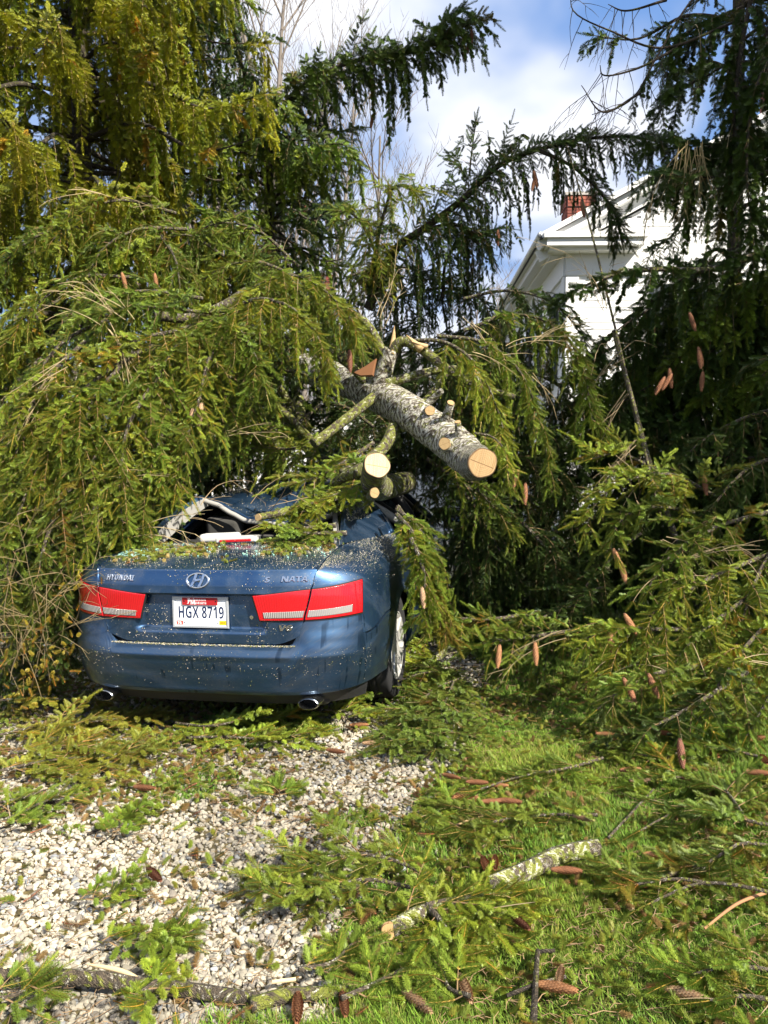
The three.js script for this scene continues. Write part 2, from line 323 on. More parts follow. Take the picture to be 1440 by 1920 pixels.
// ------------------------------------------------------------------ the blue saloon car; own axes: x right, y up, z back, origin on the ground under the rear bumper
const HEAD = 11.5 * Math.PI / 180;
const car = thing('crushed_car', 'blue four door saloon car with caved-in roof and smashed rear window under the fallen spruce', 'car', [-0.982, 0.0, -4.13]);
car.rotation.order = 'YXZ'; car.rotation.y = -HEAD; car.rotation.z = 1.1 * Math.PI / 180;
const tabl = (xs, ys) => (x) => { if (x <= xs[0]) return ys[0]; for (let i = 1; i < xs.length; i++) if (x <= xs[i]) { const t = (x - xs[i - 1]) / (xs[i] - xs[i - 1]), u = t * t * (3 - 2 * t); return lerp(ys[i - 1], ys[i], lerp(t, u, 0.35)); } return ys[ys.length - 1]; };
const NP = 4.0, LP = 0.85;
const arcT = (() => { const t = [], n = 3000; let x = 0, z = 0, s = 0; for (let i = 0; i <= n; i++) { const th = i / n * Math.PI / 2, nx = 0.91 * Math.pow(Math.sin(th), 2 / NP), nz = -LP * (1 - Math.pow(Math.max(0, Math.cos(th)), 2 / NP)); s += Math.hypot(nx - x, nz - z); x = nx; z = nz; t.push(s, th, nz); } return t; })();
const ARC = arcT[arcT.length - 3];
function arcTheta(s) { let a = 0, b = arcT.length / 3 - 1; if (s >= ARC) return Math.PI / 2; while (b - a > 1) { const m = (a + b) >> 1; arcT[m * 3] > s ? b = m : a = m; } const k = (s - arcT[a * 3]) / (arcT[b * 3] - arcT[a * 3] || 1); return lerp(arcT[a * 3 + 1], arcT[b * 3 + 1], k); }
const wid = tabl([0.20, 0.28, 0.38, 0.46, 0.6, 0.72, 0.85, 0.90, 1.0], [0.86, 0.885, 0.91, 0.920, 0.925, 0.918, 0.905, 0.892, 0.85]);
const rear = tabl([0.20, 0.26, 0.30, 0.38, 0.455, 0.490, 0.515, 0.545, 0.56, 0.62, 0.70, 0.80, 0.86, 0.94, 1.02], [-0.10, -0.06, -0.035, -0.018, -0.004, 0.006, -0.008, -0.048, -0.046, -0.04, -0.034, -0.034, -0.038, -0.062, -0.1]);
const rearCorner = tabl([0.20, 0.26, 0.30, 0.38, 0.455, 0.485, 0.52, 0.57, 0.63, 0.68, 0.74, 0.80, 0.86, 0.94, 1.02], [-0.10, -0.06, -0.035, -0.018, -0.004, 0.004, -0.002, -0.014, -0.028, -0.035, -0.035, -0.036, -0.040, -0.062, -0.1]);
function body(q, y) {
  const a = Math.abs(q), th = arcTheta(a), w = wid(y), r = lerp(rear(y), rearCorner(y), smooth(a, 0.47, 0.60)), fwd = Math.max(0, a - ARC);
  const zz = -LP * (1 - Math.pow(Math.max(0, Math.cos(th)), 2 / NP));
  const k = lerp(r, r * 0.2, smooth(-zz, 0, LP));
  let z = k + zz - fwd, x = w * Math.pow(Math.sin(th), 2 / NP);
  if (z < -3.9) { const t = clamp((-z - 3.9) / 0.9, 0, 1); x *= Math.pow(Math.max(0, 1 - Math.pow(t, 3.2)), 1 / 3.2); }
  return V(x * Math.sign(q || 1), y, z);
}
const qAtZ = (z) => { if (z <= -LP) return ARC + (-LP - z); for (let i = 0; i < arcT.length; i += 3) if (arcT[i + 2] <= z) return arcT[i]; return ARC; };
const steps = (n, e) => { const r = [0, 0, e]; for (let i = 1; i < n; i++) r.push(lerp(e, 1 - e, i / n)); r.push(1 - e, 1, 1); return r; };
function panel(fn, nu, nv, { fold = 0.012, flip = false, uvf = null, ea = 0.004, eb = 0.006 } = {}) {
  const A = steps(nu, ea), B = steps(nv, eb), pos = [], uv = [], idx = [], W = A.length;
  for (let j = 0; j < B.length; j++) for (let i = 0; i < W; i++) {
    const a = A[i], b = B[j], p = fn(a, b), h = 1e-3;
    if (i === 0 || i === W - 1 || j === 0 || j === B.length - 1) {
      const a0 = clamp(a, h, 1 - h), b0 = clamp(b, h, 1 - h);
      const n = V().crossVectors(fn(a0 + h, b0).sub(fn(a0 - h, b0)), fn(a0, b0 + h).sub(fn(a0, b0 - h))).normalize();
      p.addScaledVector(n, flip ? fold : -fold);
    }
    pos.push(p.x, p.y, p.z); if (uvf) uv.push(...uvf(a, b, p)); else uv.push(p.x + p.z, p.y - p.z * 0.5);
  }
  for (let j = 0; j < B.length - 1; j++) for (let i = 0; i < W - 1; i++) { const k = j * W + i; flip ? idx.push(k, k + W, k + 1, k + 1, k + W, k + W + 1) : idx.push(k, k + 1, k + W, k + 1, k + W + 1, k + W); }
  const g = new THREE.BufferGeometry(); g.setAttribute('position', new THREE.Float32BufferAttribute(pos, 3)); g.setAttribute('uv', new THREE.Float32BufferAttribute(uv, 2)); g.setIndex(idx); g.computeVertexNormals(); return g;
}
const dustMap = noiseTex(1024, (u, v) => {
  const n = tnoise(u, v, 2.2, 3, 5), f = tnoise(u, v, 22, 8, 2), k = smooth(n, 0.44, 0.75) * 0.14 + smooth(f, 0.58, 0.74) * 0.16 * smooth(n, 0.36, 0.6);
  return [lin2s(lerp(0.042, 0.25, k)), lin2s(lerp(0.102, 0.25, k)), lin2s(lerp(0.210, 0.23, k))];
});
const dustRough = noiseTex(512, (u, v) => { const n = tnoise(u, v, 2.2, 3, 5); const g = 0.34 + 0.16 * smooth(n, 0.40, 0.7); return [g, g, g]; }, false);
const drips = noiseTex(1024, (u, v) => {
  const c = tnoise(u, v * 0.04, 9, 21, 3), streak = smooth(c, 0.60, 0.68) * smooth(tnoise(u, v, 2, 31, 2), 0.45, 0.6), n = tnoise(u, v, 2.2, 13, 5), f = tnoise(u, v, 24, 6, 2);
  const k = (0.05 + smooth(n, 0.42, 0.75) * 0.16 + smooth(f, 0.58, 0.75) * 0.14) * (1 - streak), s = 1 - 0.5 * streak;
  return [lin2s(lerp(0.038, 0.18, k) * s), lin2s(lerp(0.092, 0.18, k) * s), lin2s(lerp(0.185, 0.16, k) * s)];
});
const paint = new THREE.MeshPhysicalMaterial({ map: dustMap, roughnessMap: dustRough, roughness: 1, metalness: 0.85, clearcoat: 0.8, clearcoatRoughness: 0.12 });
const paintLow = new THREE.MeshPhysicalMaterial({ map: drips, roughnessMap: dustRough, roughness: 1.0, metalness: 0.82, clearcoat: 0.65, clearcoatRoughness: 0.16 });
const black = std(0.012, 0.012, 0.013, 0.6), plastic = std(0.03, 0.03, 0.032, 0.55), lining = std(0.32, 0.31, 0.29, 0.85), cabin = std(0.022, 0.021, 0.02, 0.9);
const chrome = new THREE.MeshStandardMaterial({ color: new THREE.Color().setRGB(0.72, 0.73, 0.74), metalness: 1, roughness: 0.22 });
const ribTex = noiseTex(128, (u, v) => { const s = 0.5 + 0.5 * Math.sin(u * 6.2832 * 8); return [s, s, s]; }, false);
ribTex.repeat.set(9, 9);
const redLens = new THREE.MeshPhysicalMaterial({ color: new THREE.Color().setRGB(0.50, 0.004, 0.010), roughness: 0.22, clearcoat: 1, clearcoatRoughness: 0.06, bumpMap: ribTex, bumpScale: 0.0006 });
const clearLens = new THREE.MeshPhysicalMaterial({ color: new THREE.Color().setRGB(0.42, 0.39, 0.375), roughness: 0.18, metalness: 0.3, clearcoat: 1, clearcoatRoughness: 0.08, bumpMap: ribTex, bumpScale: 0.003 });
const ZA = -1.05, RA = 0.365;                                            // rear wheel arch
const archY = (z) => { const d = RA * RA - (z - ZA) ** 2; return d > 0 ? 0.325 + Math.sqrt(d) : 0; };
const qArch = (y) => qAtZ(ZA + Math.sqrt(Math.max(0.02, RA * RA - (y - 0.325) ** 2)));
const bumperTop = (q) => { const a = Math.abs(q); return lerp(lerp(lerp(0.548, 0.682, smooth(a, 0.49, 0.585)), 0.70, smooth(a, 0.6, 0.9)), lerp(0.578, 0.64, smooth(a, 0.95, 1.25)), smooth(a, 0.922, 0.934)); };
const bumperLow = (q) => 0.275 + 0.02 * smooth(Math.abs(q), 0.5, 1.1) - 0.02 * smooth(Math.abs(q), 1.15, 1.4);
const lidSide = tabl([0.55, 0.60, 0.68, 0.835, 0.94], [0.515, 0.545, 0.568, 0.615, 0.675]);
// inner liner that shows black in the gaps between the panels
part('inner_shell', mergeGeometries([
  panel((a, b) => { const p = body(lerp(-1.35, 1.35, a), lerp(0.27, 0.90, b)); p.x *= 0.965; p.z = p.z * 0.985 - 0.045; return p; }, 60, 14),
]), black, car);
// bumper
part('rear_bumper', panel((a, b) => {
  const s = a * 2 - 1, q0 = s * qArch(0.42), y = lerp(bumperLow(q0), bumperTop(q0) - 0.003, b), q = s * Math.min(qArch(y), 1.45);
  return body(lerp(q0, q, smooth(Math.abs(s), 0.75, 1)), y);
}, 170, 44, { fold: 0.02, uvf: (a, b, p) => [a * 1.35, b * 0.4] }), paintLow, car);
part('rear_valance', panel((a, b) => { const p = body(lerp(-0.98, 0.98, a), lerp(0.20, 0.285, b)); p.z -= 0.035 + 0.02 * (1 - b); return p; }, 50, 6), plastic, car);
// boot lid: upright rear face with the number plate recess, then the deck up to the rear window
const lidBottom = (q) => 0.547 + 0.05 * Math.pow(clamp((Math.abs(q) - 0.40) / 0.13, 0, 1), 2.4);
function lidPoint(a, b) {
  const s = a * 2 - 1, k = 0.62;
  if (b <= k) {
    const t = b / k, y0 = lerp(lidBottom(s * 0.53), 0.94, t), q = s * lidSide(y0), y = y0, p = body(q, y), m = Math.abs(q);
    p.z -= 0.034 * (1 - smooth(m, 0.325, 0.385)) * smooth(y, 0.60, 0.635) * (1 - smooth(y, 0.806, 0.816));
    p.z += 0.010 * smooth(y, 0.806, 0.816) * (1 - smooth(m, 0.30, 0.42));
    return p;
  }
  const t = (b - k) / (1 - k), p0 = body(s * lidSide(0.94), 0.94); p0.z += 0.010 * (1 - smooth(Math.abs(s * lidSide(0.94)), 0.30, 0.42));
  const x = p0.x, dent = 0.022 * (fbm(x * 3 + 5, 2, t * 2.4, 3) - 0.5), e = (x / 0.66) ** 2;
  const p1 = V(x, 0.995 - 0.012 * e, p0.z - 0.10), p2 = V(x * 0.985, 1.035 - 0.018 * e, -0.60 - 0.06 * e), u = 1 - t;
  return V(p0.x * u * u + 2 * p1.x * u * t + p2.x * t * t, p0.y * u * u + 2 * p1.y * u * t + p2.y * t * t + dent * Math.sin(t * 3.1) * (1 - Math.min(1, e * e)), p0.z * u * u + 2 * p1.z * u * t + p2.z * t * t);
}
const lidPart = part('boot_lid', panel(lidPoint, 150, 130, { ea: 0.003, eb: 0.004 }), paint, car);
// rear quarters, from the lamps round to the back doors, with the wheel arch and the shoulder
const ZD = -1.52, qDoor = qAtZ(ZD);
function quarterPoint(side, a, b) {
  const k = 0.55;
  const qs = (y) => lerp(lidSide(clamp(y, 0.7, 0.94)) + 0.004, qDoor, Math.pow(a, 1.1));
  const low = (q) => { const z = body(q, 0.6).z; let y = q < 0.93 ? 0.70 : bumperTop(q) + 0.004; const ar = archY(z); if (z < ZA + RA) y = Math.max(ar, z < ZA ? 0.23 : 0.325); if (z < ZA - RA) y = 0.23; return y; };
  if (b <= k) { let q = qs(0.8); let y = lerp(Math.min(low(q), 0.84), 0.86, b / k); q = qs(y); const p = body(q, y); p.x *= side; if (Math.abs(p.z - ZA) < RA + 0.06) { const d = Math.hypot(p.z - ZA, y - 0.325); p.x += side * 0.012 * (1 - smooth(d, RA, RA + 0.06)); } return p; }
  const t = (b - k) / (1 - k), p0 = body(qs(0.86), 0.86), q = qs(0.94), ed = deckEdge(q);
  const p1 = V(lerp(p0.x, ed.x, 0.10), lerp(0.86, ed.y, 0.82), lerp(p0.z, ed.z, 0.3)), u = 1 - t;
  const p = V().addScaledVector(p0, u * u).addScaledVector(p1, 2 * u * t).addScaledVector(ed, t * t);
  p.x *= side; return p;
}
const lidEdge = Array.from({ length: 41 }, (_, i) => lidPoint(1, 0.62 + 0.38 * i / 40));
function deckEdge(q) {                                                   // along the lid's side, then under the rear pillar to the door
  const z = body(q, 0.94).z, last = lidEdge[40];
  if (z < last.z) { const t = smooth(-z, -last.z, 1.5); return V(lerp(last.x + 0.006, 0.80, t), lerp(last.y, 1.022, t), z); }
  for (let i = 1; i < 41; i++) if (lidEdge[i].z <= z) { const a = lidEdge[i - 1], b = lidEdge[i], t = clamp((z - a.z) / (b.z - a.z || 1), 0, 1); return V(lerp(a.x, b.x, t) + 0.006, lerp(a.y, b.y, t), z); }
  return last.clone();
}
for (const side of [-1, 1]) part('rear_quarter', panel((a, b) => quarterPoint(side, a, b), 110, 60, { flip: side < 0, fold: 0.02 }), paint, car);
// rear pillars
const roofLow = tabl([-0.58, -0.52, -0.40, -0.30, -0.19, 0.03, 0.29, 0.44, 0.52], [1.25, 1.30, 1.265, 1.205, 1.15, 1.125, 1.13, 1.19, 1.23]);
const roofMid = tabl([-0.56, -0.30, -0.10, 0.08, 0.30, 0.52], [1.30, 1.38, 1.36, 1.24, 1.15, 1.22]);
function roofPoint(x, z) {
  const t = smooth(-z, 1.26, 1.95), f = smooth(-z, 2.0, 2.75);
  let y = lerp(lerp(roofLow(x), roofMid(x), t), 1.375 - 0.07 * (x / 0.55) ** 2, f);
  y += 0.035 * (fbm(x * 5 + 3, z * 3, 4, 3) - 0.5) * (1 - f) + 0.02 * Math.sin(x * 9 + z * 6) * (1 - f) * smooth(-z, 1.27, 1.5);
  return y;
}
for (const side of [-1, 1]) {
  part('rear_pillar', panel((a, b) => {
    const z0 = lerp(-0.60, -1.50, a), base = deckEdge(qAtZ(z0)); base.z = z0; base.y = 1.02;
    const xt = side > 0 ? lerp(0.475, 0.545, a) : -lerp(0.515, 0.565, a), zt = lerp(-1.22, -1.66, a), top = V(xt * 1, roofLow(xt) + (side > 0 ? lerp(0.035, 0.02, a) : 0.0), zt);
    base.x *= side;
    const p = V().lerpVectors(base, top, b), bow = Math.sin(b * Math.PI) * 0.028; p.x += side * bow; p.y += bow * 0.5;
    p.y += 0.012 * (fbm(p.x * 6, p.y * 6, p.z * 6, 2) - 0.5); return p;
  }, 26, 24, { flip: side < 0, fold: 0.03, ea: 0.01, eb: 0.01 }), paint, car);
}
part('roof', panel((a, b) => { const z = lerp(-1.255 - 0.03 * Math.cos((a - 0.5) * 3), -2.78, b), x = lerp(-0.575, 0.535, a); return V(x, roofPoint(x, z), z); }, 70, 60, { fold: 0.03 }), paint, car, 'crumpled roof pressed down into a valley');
// pale headlining that shows along the torn rear edge of the roof, and the left pillar trim
{
  const head = []; for (let i = 0; i <= 26; i++) { const x = lerp(-0.55, 0.50, i / 26); head.push(V(x, roofLow(x) - 0.028, -1.235)); }
  part('headlining_edge', tube(head, () => 0.017, 60, 8), lining, car);
  part('pillar_trim', panel((a, b) => { const p = V().lerpVectors(V(-0.655, 1.015, lerp(-0.66, -0.86, a)), V(-0.50, 1.27, lerp(-1.20, -1.40, a)), b); p.x += 0.05 * a; p.y += 0.02 * Math.sin(b * 3.1); return p; }, 6, 14, { fold: 0.02 }), lining, car, 'pale grey inner trim of the left rear pillar');
  part('pillar_trim', panel((a, b) => { const p = V().lerpVectors(V(0.635, 1.02, lerp(-0.60, -0.615, a)), V(0.462, 1.215, lerp(-1.20, -1.215, a)), b); p.x -= 0.035 * a; return p; }, 4, 14, { fold: 0.01 }), lining, car, 'torn pale strip along the right rear pillar');
}
// cabin: floor, parcel shelf, seats, all dark
part('cabin_lining', mergeGeometries([
  panel((a, b) => V(lerp(-0.80, 0.80, a), 0.30, lerp(-0.60, -3.6, b)), 4, 4, { fold: 0.01 }),
  ...[-1, 1].map((s) => panel((a, b) => V(s * lerp(0.79, 0.73, b), lerp(0.3, 0.97, b), lerp(-0.75, -3.5, a)), 6, 4, { fold: 0.01, flip: s > 0 })),
  panel((a, b) => V(lerp(-0.70, 0.70, a), lerp(0.3, 0.96, b), -0.66), 4, 4, { fold: 0.01 }),
]), cabin, car);
part('parcel_shelf', new RoundedBoxGeometry(1.26, 0.03, 0.52, 2, 0.01).translate(0, 0.985, -0.94), cabin, car);
for (const [x, z, w] of [[-0.0, -1.42, 1.24], [-0.36, -2.35, 0.5], [0.36, -2.35, 0.5]]) { const s = new RoundedBoxGeometry(w, 0.62, 0.16, 3, 0.06).rotateX(0.2).translate(x, 0.72, z); part('seat_back', s, std(0.06, 0.058, 0.054, 0.95), car); }
for (const x of [-0.40, 0.36]) part('head_restraint', new RoundedBoxGeometry(0.27, 0.15, 0.11, 4, 0.05).rotateX(0.15).translate(x, 1.075, -1.36), std(0.06, 0.058, 0.054, 0.95), car);
part('shelf_cover', new RoundedBoxGeometry(0.24, 0.055, 0.12, 4, 0.022).rotateY(0.1).rotateZ(0.03).translate(-0.16, 1.055, -0.72), std(0.55, 0.54, 0.52, 0.7), car, 'pale plastic cover thrown loose on the shelf');
{
  const b = part('high_brake_light', new RoundedBoxGeometry(0.26, 0.038, 0.09, 3, 0.012).rotateZ(0.04).translate(0.0, 1.055, -0.615), std(0.55, 0.53, 0.5, 0.6), car);
  part('lens', new RoundedBoxGeometry(0.20, 0.017, 0.01, 2, 0.004).rotateZ(0.04).translate(0.0, 1.050, -0.566), redLens, b);
}
// lamps: inner halves ride on the lid, outer halves on the quarters
const lampTop = tabl([0.30, 0.61, 0.93], [0.808, 0.838, 0.866]), lampLow = tabl([0.33, 0.58, 0.91], [0.678, 0.679, 0.692]);
for (const side of [-1, 1]) for (const inner of [1, 0]) {
  const f = (a, b, lo, hi, a0, a1, out) => {
    const edge = (t) => inner ? [lerp(0.338, 0.306, t), lidSide(lerp(0.68, 0.84, t)) - 0.002] : [lidSide(lerp(0.68, 0.84, t)) + 0.005, lerp(0.905, 0.932, t)];
    const t = lerp(lo, hi, b), e = edge(t), q = lerp(e[0], e[1], lerp(a0, a1, a)), y = lerp(lampLow(q), lampTop(q), t);
    const p = body(q, y), n = V().crossVectors(body(q + 0.002, y).sub(p), body(q, y + 0.002).sub(p)).normalize(), rim = Math.min(a, 1 - a, 1) * 0;
    p.addScaledVector(n, out + rim); p.x *= side; return p;
  };
  part('lamp_seal', panel((a, b) => f(a, b, -0.045, 1.035, inner ? -0.02 : 0.0, inner ? 1 : 1.02, 0.004), 24, 10, { flip: side < 0, fold: 0.015 }), black, car);
  const lamp = part('tail_lamp', panel((a, b) => f(a, b, 0, 1, 0, 1, 0.008), 34, 18, { flip: side < 0, fold: 0.022, ea: 0.02, eb: 0.03, uvf: (a, b) => [a * 0.3, b * 0.17] }), redLens, car);
  part('reversing_lens', panel((a, b) => f(a, b, 0.10, 0.32, inner ? 0.12 : 0.03, inner ? 0.985 : 0.77, 0.0100), 28, 7, { flip: side < 0, fold: 0.006, ea: 0.02, eb: 0.06, uvf: (a, b) => [a * 0.3, b * 0.05] }), clearLens, lamp);
}
// things on the lid; lidSpot gives a frame on its rear face
function lidSpot(q, y, out = 0) { const p = body(q, y), n = V().crossVectors(body(q + 0.004, y).sub(body(q - 0.004, y)), body(q, y + 0.006).sub(body(q, y - 0.006))).normalize(); p.z += 0.010 * smooth(y, 0.806, 0.816) * (1 - smooth(Math.abs(q), 0.30, 0.42)); if (Math.abs(q) < 0.33 && y < 0.806) p.z -= 0.034; return [p.addScaledVector(n, out), n]; }
function mount(g, q, y, out) { const [p, n] = lidSpot(q, y, out); return g.applyMatrix4(new THREE.Matrix4().makeBasis(V().crossVectors(UPV, n).normalize(), V().crossVectors(n, V().crossVectors(UPV, n).normalize()), n).setPosition(p)); }
const font = await new FontLoader().loadAsync('fonts/droid/droid_sans_bold.typeface.json');
const letters = (s, size, depth, italic = 0.2, wide = 1.2) => { const g = new TextGeometry(s, { font, size, depth, curveSegments: 4, bevelEnabled: true, bevelSize: size * 0.03, bevelThickness: depth * 0.4, bevelSegments: 1 }); g.computeBoundingBox(); const b = g.boundingBox; g.translate(-(b.min.x + b.max.x) / 2, -size / 2, 0); g.applyMatrix4(new THREE.Matrix4().set(wide, italic, 0, 0, 0, 1, 0, 0, 0, 0, 1, 0, 0, 0, 0, 1)); return g; };
part('badge_lettering', mount(letters('HYUNDAI', 0.030, 0.003, 0.1, 0.95), -0.475, 0.895, 0.001), chrome, car);
part('badge_lettering', mount(letters('S', 0.029, 0.003, 0.2, 1.4), 0.392, 0.892, 0.001), chrome, car, 'badge that has lost its second letter');
part('badge_lettering', mount(letters('NATA', 0.029, 0.003, 0.2, 1.35), 0.540, 0.895, 0.001), chrome, car);
part('badge_lettering', mount(letters('V6', 0.032, 0.003, 0.25, 1.45), 0.470, 0.640, 0.002), chrome, car);
{
  const ring = new THREE.TorusGeometry(0.05, 0.0055, 8, 40).scale(1.22, 0.78, 0.8);
  const hs = (x) => { const s = new THREE.Shape(); s.moveTo(x - 0.020, -0.034); s.quadraticCurveTo(x - 0.004, -0.01, x + 0.004, 0.034); s.lineTo(x + 0.018, 0.034); s.quadraticCurveTo(x + 0.008, -0.008, x - 0.005, -0.034); s.closePath(); return s; };
  const bar = new THREE.Shape(); bar.moveTo(-0.026, -0.010); bar.quadraticCurveTo(0, -0.002, 0.022, 0.002); bar.lineTo(0.026, 0.012); bar.quadraticCurveTo(0, 0.009, -0.023, 0.001); bar.closePath();
  const ex = { depth: 0.004, bevelEnabled: true, bevelSize: 0.001, bevelThickness: 0.001, bevelSegments: 1, curveSegments: 6 };
  const g = mergeGeometries([ring, ...[hs(-0.021), hs(0.023), bar].map((s) => new THREE.ExtrudeGeometry(s, ex))].map((q) => { const n = q.index ? q.toNonIndexed() : q; return n; }));
  part('badge', mount(g, 0.0, 0.886, 0.003), chrome, car, 'oval chrome badge with a slanted letter');
}
{
  const cv = document.createElement('canvas'); cv.width = 640; cv.height = 330; const c = cv.getContext('2d');
  c.fillStyle = '#eef0f2'; c.fillRect(0, 0, 640, 330);
  c.fillStyle = '#b8322c'; c.font = 'bold 1px sans-serif';
  c.save(); c.fillStyle = '#16284e'; c.font = 'bold 172px sans-serif'; c.textAlign = 'center'; c.translate(322, 236); c.scale(0.74, 1.12);
  c.fillText('HGX 8719', 0, 0, 760); c.restore();
  c.fillStyle = '#d8564c'; c.fillRect(22, 268, 82, 50); c.fillStyle = '#fff'; c.font = 'bold 46px sans-serif'; c.fillText('76', 34, 310);
  c.fillStyle = '#e8c61e'; c.fillRect(540, 262, 88, 52); c.fillStyle = '#40330a'; c.font = 'bold 30px sans-serif'; c.fillText('AC2', 552, 298);
  c.strokeStyle = '#c58a90'; c.lineWidth = 4; c.beginPath(); for (let x = 130; x < 500; x += 8) c.lineTo(x, 300 + Math.sin(x * 0.11) * 4 - (x % 40 < 8 ? 10 : 0)); c.stroke();
  c.fillStyle = '#24355c'; for (const x of [118, 524]) { c.beginPath(); c.arc(x, 292, 8, 0, 7); c.fill(); }
  const t = new THREE.CanvasTexture(cv); t.colorSpace = THREE.SRGBColorSpace;
  const w = 0.318, h = 0.166, frame = new THREE.Shape(); frame.moveTo(-w / 2, -h / 2); frame.lineTo(w / 2, -h / 2); frame.lineTo(w / 2, h / 2); frame.lineTo(-w / 2, h / 2); frame.closePath();
  const hole = new THREE.Path(); hole.moveTo(-w / 2 + 0.009, -h / 2 + 0.009); hole.lineTo(-w / 2 + 0.009, h / 2 - 0.014); hole.lineTo(w / 2 - 0.009, h / 2 - 0.014); hole.lineTo(w / 2 - 0.009, -h / 2 + 0.009); hole.closePath(); frame.holes.push(hole);
  const pl = part('number_plate', mount(new THREE.PlaneGeometry(0.304, 0.152), 0.0, 0.713, 0.010), new THREE.MeshStandardMaterial({ map: t, roughness: 0.45 }), car);
  part('plate_frame', mount(new THREE.ExtrudeGeometry(frame, { depth: 0.006, bevelEnabled: true, bevelSize: 0.0015, bevelThickness: 0.0015, bevelSegments: 1 }), 0.0, 0.713, 0.008), std(0.52, 0.54, 0.57, 0.4, { metalness: 0.4 }), pl);
  const cv2 = document.createElement('canvas'); cv2.width = 512; cv2.height = 128; const d = cv2.getContext('2d');
  d.fillStyle = '#a81c24'; d.fillRect(0, 0, 512, 128); d.fillStyle = '#f4eeee'; d.font = 'bold 62px serif'; d.fillText('Johnson', 96, 58, 340); d.fillText('Motors', 130, 112, 300); d.font = 'bold 92px serif'; d.fillText('J', 74, 86); d.fillText('M', 112, 116); d.fillStyle = '#1a1012'; for (const x of [26, 486]) { d.beginPath(); d.arc(x, 64, 13, 0, 7); d.fill(); }
  const t2 = new THREE.CanvasTexture(cv2); t2.colorSpace = THREE.SRGBColorSpace;
  part('dealer_strip', mount(new THREE.PlaneGeometry(0.202, 0.040), 0.0, 0.7725, 0.0175), new THREE.MeshStandardMaterial({ map: t2, roughness: 0.4 }), pl);
  part('keyhole', mount(new THREE.CylinderGeometry(0.0105, 0.0105, 0.008, 18).rotateX(Math.PI / 2), 0.283, 0.690, 0.004), chrome, car);
}
// exhaust tips, oval
for (const x of [-0.60, 0.585]) {
  const prof = [[0.046, 0.0], [0.051, 0.004], [0.053, 0.010], [0.053, 0.12], [0.048, 0.12], [0.046, 0.012], [0.046, 0.0]].map(([r, z]) => new THREE.Vector2(r, z));
  const g = new THREE.LatheGeometry(prof, 36).rotateX(-Math.PI / 2).scale(1.12, 0.60, 1).rotateZ(0.04 * Math.sign(x)).translate(x, 0.232, -0.035 - 0.03);
  const tip = part('exhaust_tip', g, chrome, car);
  part('pipe_inside', new THREE.CircleGeometry(0.047, 24).scale(1.12, 0.6, 1).translate(x, 0.232, -0.15), std(0.008, 0.008, 0.008, 1), tip);
}
part('exhaust_box', mergeGeometries([new RoundedBoxGeometry(0.34, 0.14, 0.5, 3, 0.05).translate(0.5, 0.25, -0.45), new RoundedBoxGeometry(0.34, 0.14, 0.5, 3, 0.05).translate(-0.5, 0.25, -0.45)]), plastic, car);
part('underbody', new RoundedBoxGeometry(1.5, 0.12, 3.9, 2, 0.05).translate(0, 0.27, -2.4), black, car);
// wheels
{
  const tyreP = [[0.205, -0.105], [0.235, -0.112], [0.285, -0.114], [0.318, -0.106], [0.330, -0.088], [0.332, -0.03], [0.326, -0.028], [0.326, -0.022], [0.332, -0.020], [0.332, 0.020], [0.326, 0.022], [0.326, 0.028], [0.332, 0.03], [0.330, 0.088], [0.318, 0.106], [0.285, 0.114], [0.235, 0.112], [0.205, 0.105]].map(([r, z]) => new THREE.Vector2(r, z));
  const tyreG = new THREE.LatheGeometry(tyreP, 64).rotateZ(-Math.PI / 2);
  const rimP = [[0.215, 0.108], [0.205, 0.112], [0.196, 0.10], [0.190, 0.06], [0.188, -0.1], [0.205, -0.1]].map(([r, z]) => new THREE.Vector2(r, z));
  const rimBits = [new THREE.LatheGeometry(rimP, 48).rotateZ(-Math.PI / 2)];
  for (let k = 0; k < 5; k++) {
    const s = new THREE.Shape(); s.moveTo(-0.036, 0.02); s.quadraticCurveTo(-0.020, 0.1, -0.046, 0.197); s.lineTo(0.046, 0.197); s.quadraticCurveTo(0.020, 0.1, 0.036, 0.02); s.closePath();
    rimBits.push(new THREE.ExtrudeGeometry(s, { depth: 0.018, bevelEnabled: true, bevelSize: 0.006, bevelThickness: 0.008, bevelSegments: 2, curveSegments: 6 }).rotateX(0.08).rotateY(Math.PI / 2).translate(0.070, 0, 0).rotateX(k * Math.PI * 2 / 5 + 0.3));
  }
  rimBits.push(new THREE.CylinderGeometry(0.052, 0.06, 0.03, 24).rotateZ(-Math.PI / 2).translate(0.085, 0, 0));
  const rimG = mergeGeometries(rimBits.map((g) => (g.index ? g.toNonIndexed() : g)));
  const alloy = new THREE.MeshStandardMaterial({ color: new THREE.Color().setRGB(0.62, 0.61, 0.58), metalness: 0.45, roughness: 0.42 }), rubber = std(0.020, 0.020, 0.021, 0.85);
  for (const [x, z] of [[0.775, ZA], [-0.775, ZA], [0.80, -3.78], [-0.80, -3.78]]) {
    const w = part('wheel', tyreG, rubber, car); w.position.set(x, 0.335, z); if (x < 0) w.rotation.y = Math.PI;
    part('rim', rimG, alloy, w); part('brake_disc', new THREE.CylinderGeometry(0.14, 0.14, 0.012, 32).rotateZ(Math.PI / 2), std(0.12, 0.11, 0.10, 0.5, { metalness: 0.7 }), w);
  }
  for (let k = 0; k < 4; k++) { const sd = k % 2 ? -1 : 1; part('arch_liner', new THREE.CylinderGeometry(0.385, 0.385, 0.30, 30, 1, true, -Math.PI * 0.05, Math.PI * 1.1).rotateZ(Math.PI / 2).translate(sd * 0.72, 0.33, k < 2 ? ZA : -3.78), black, car); }
}
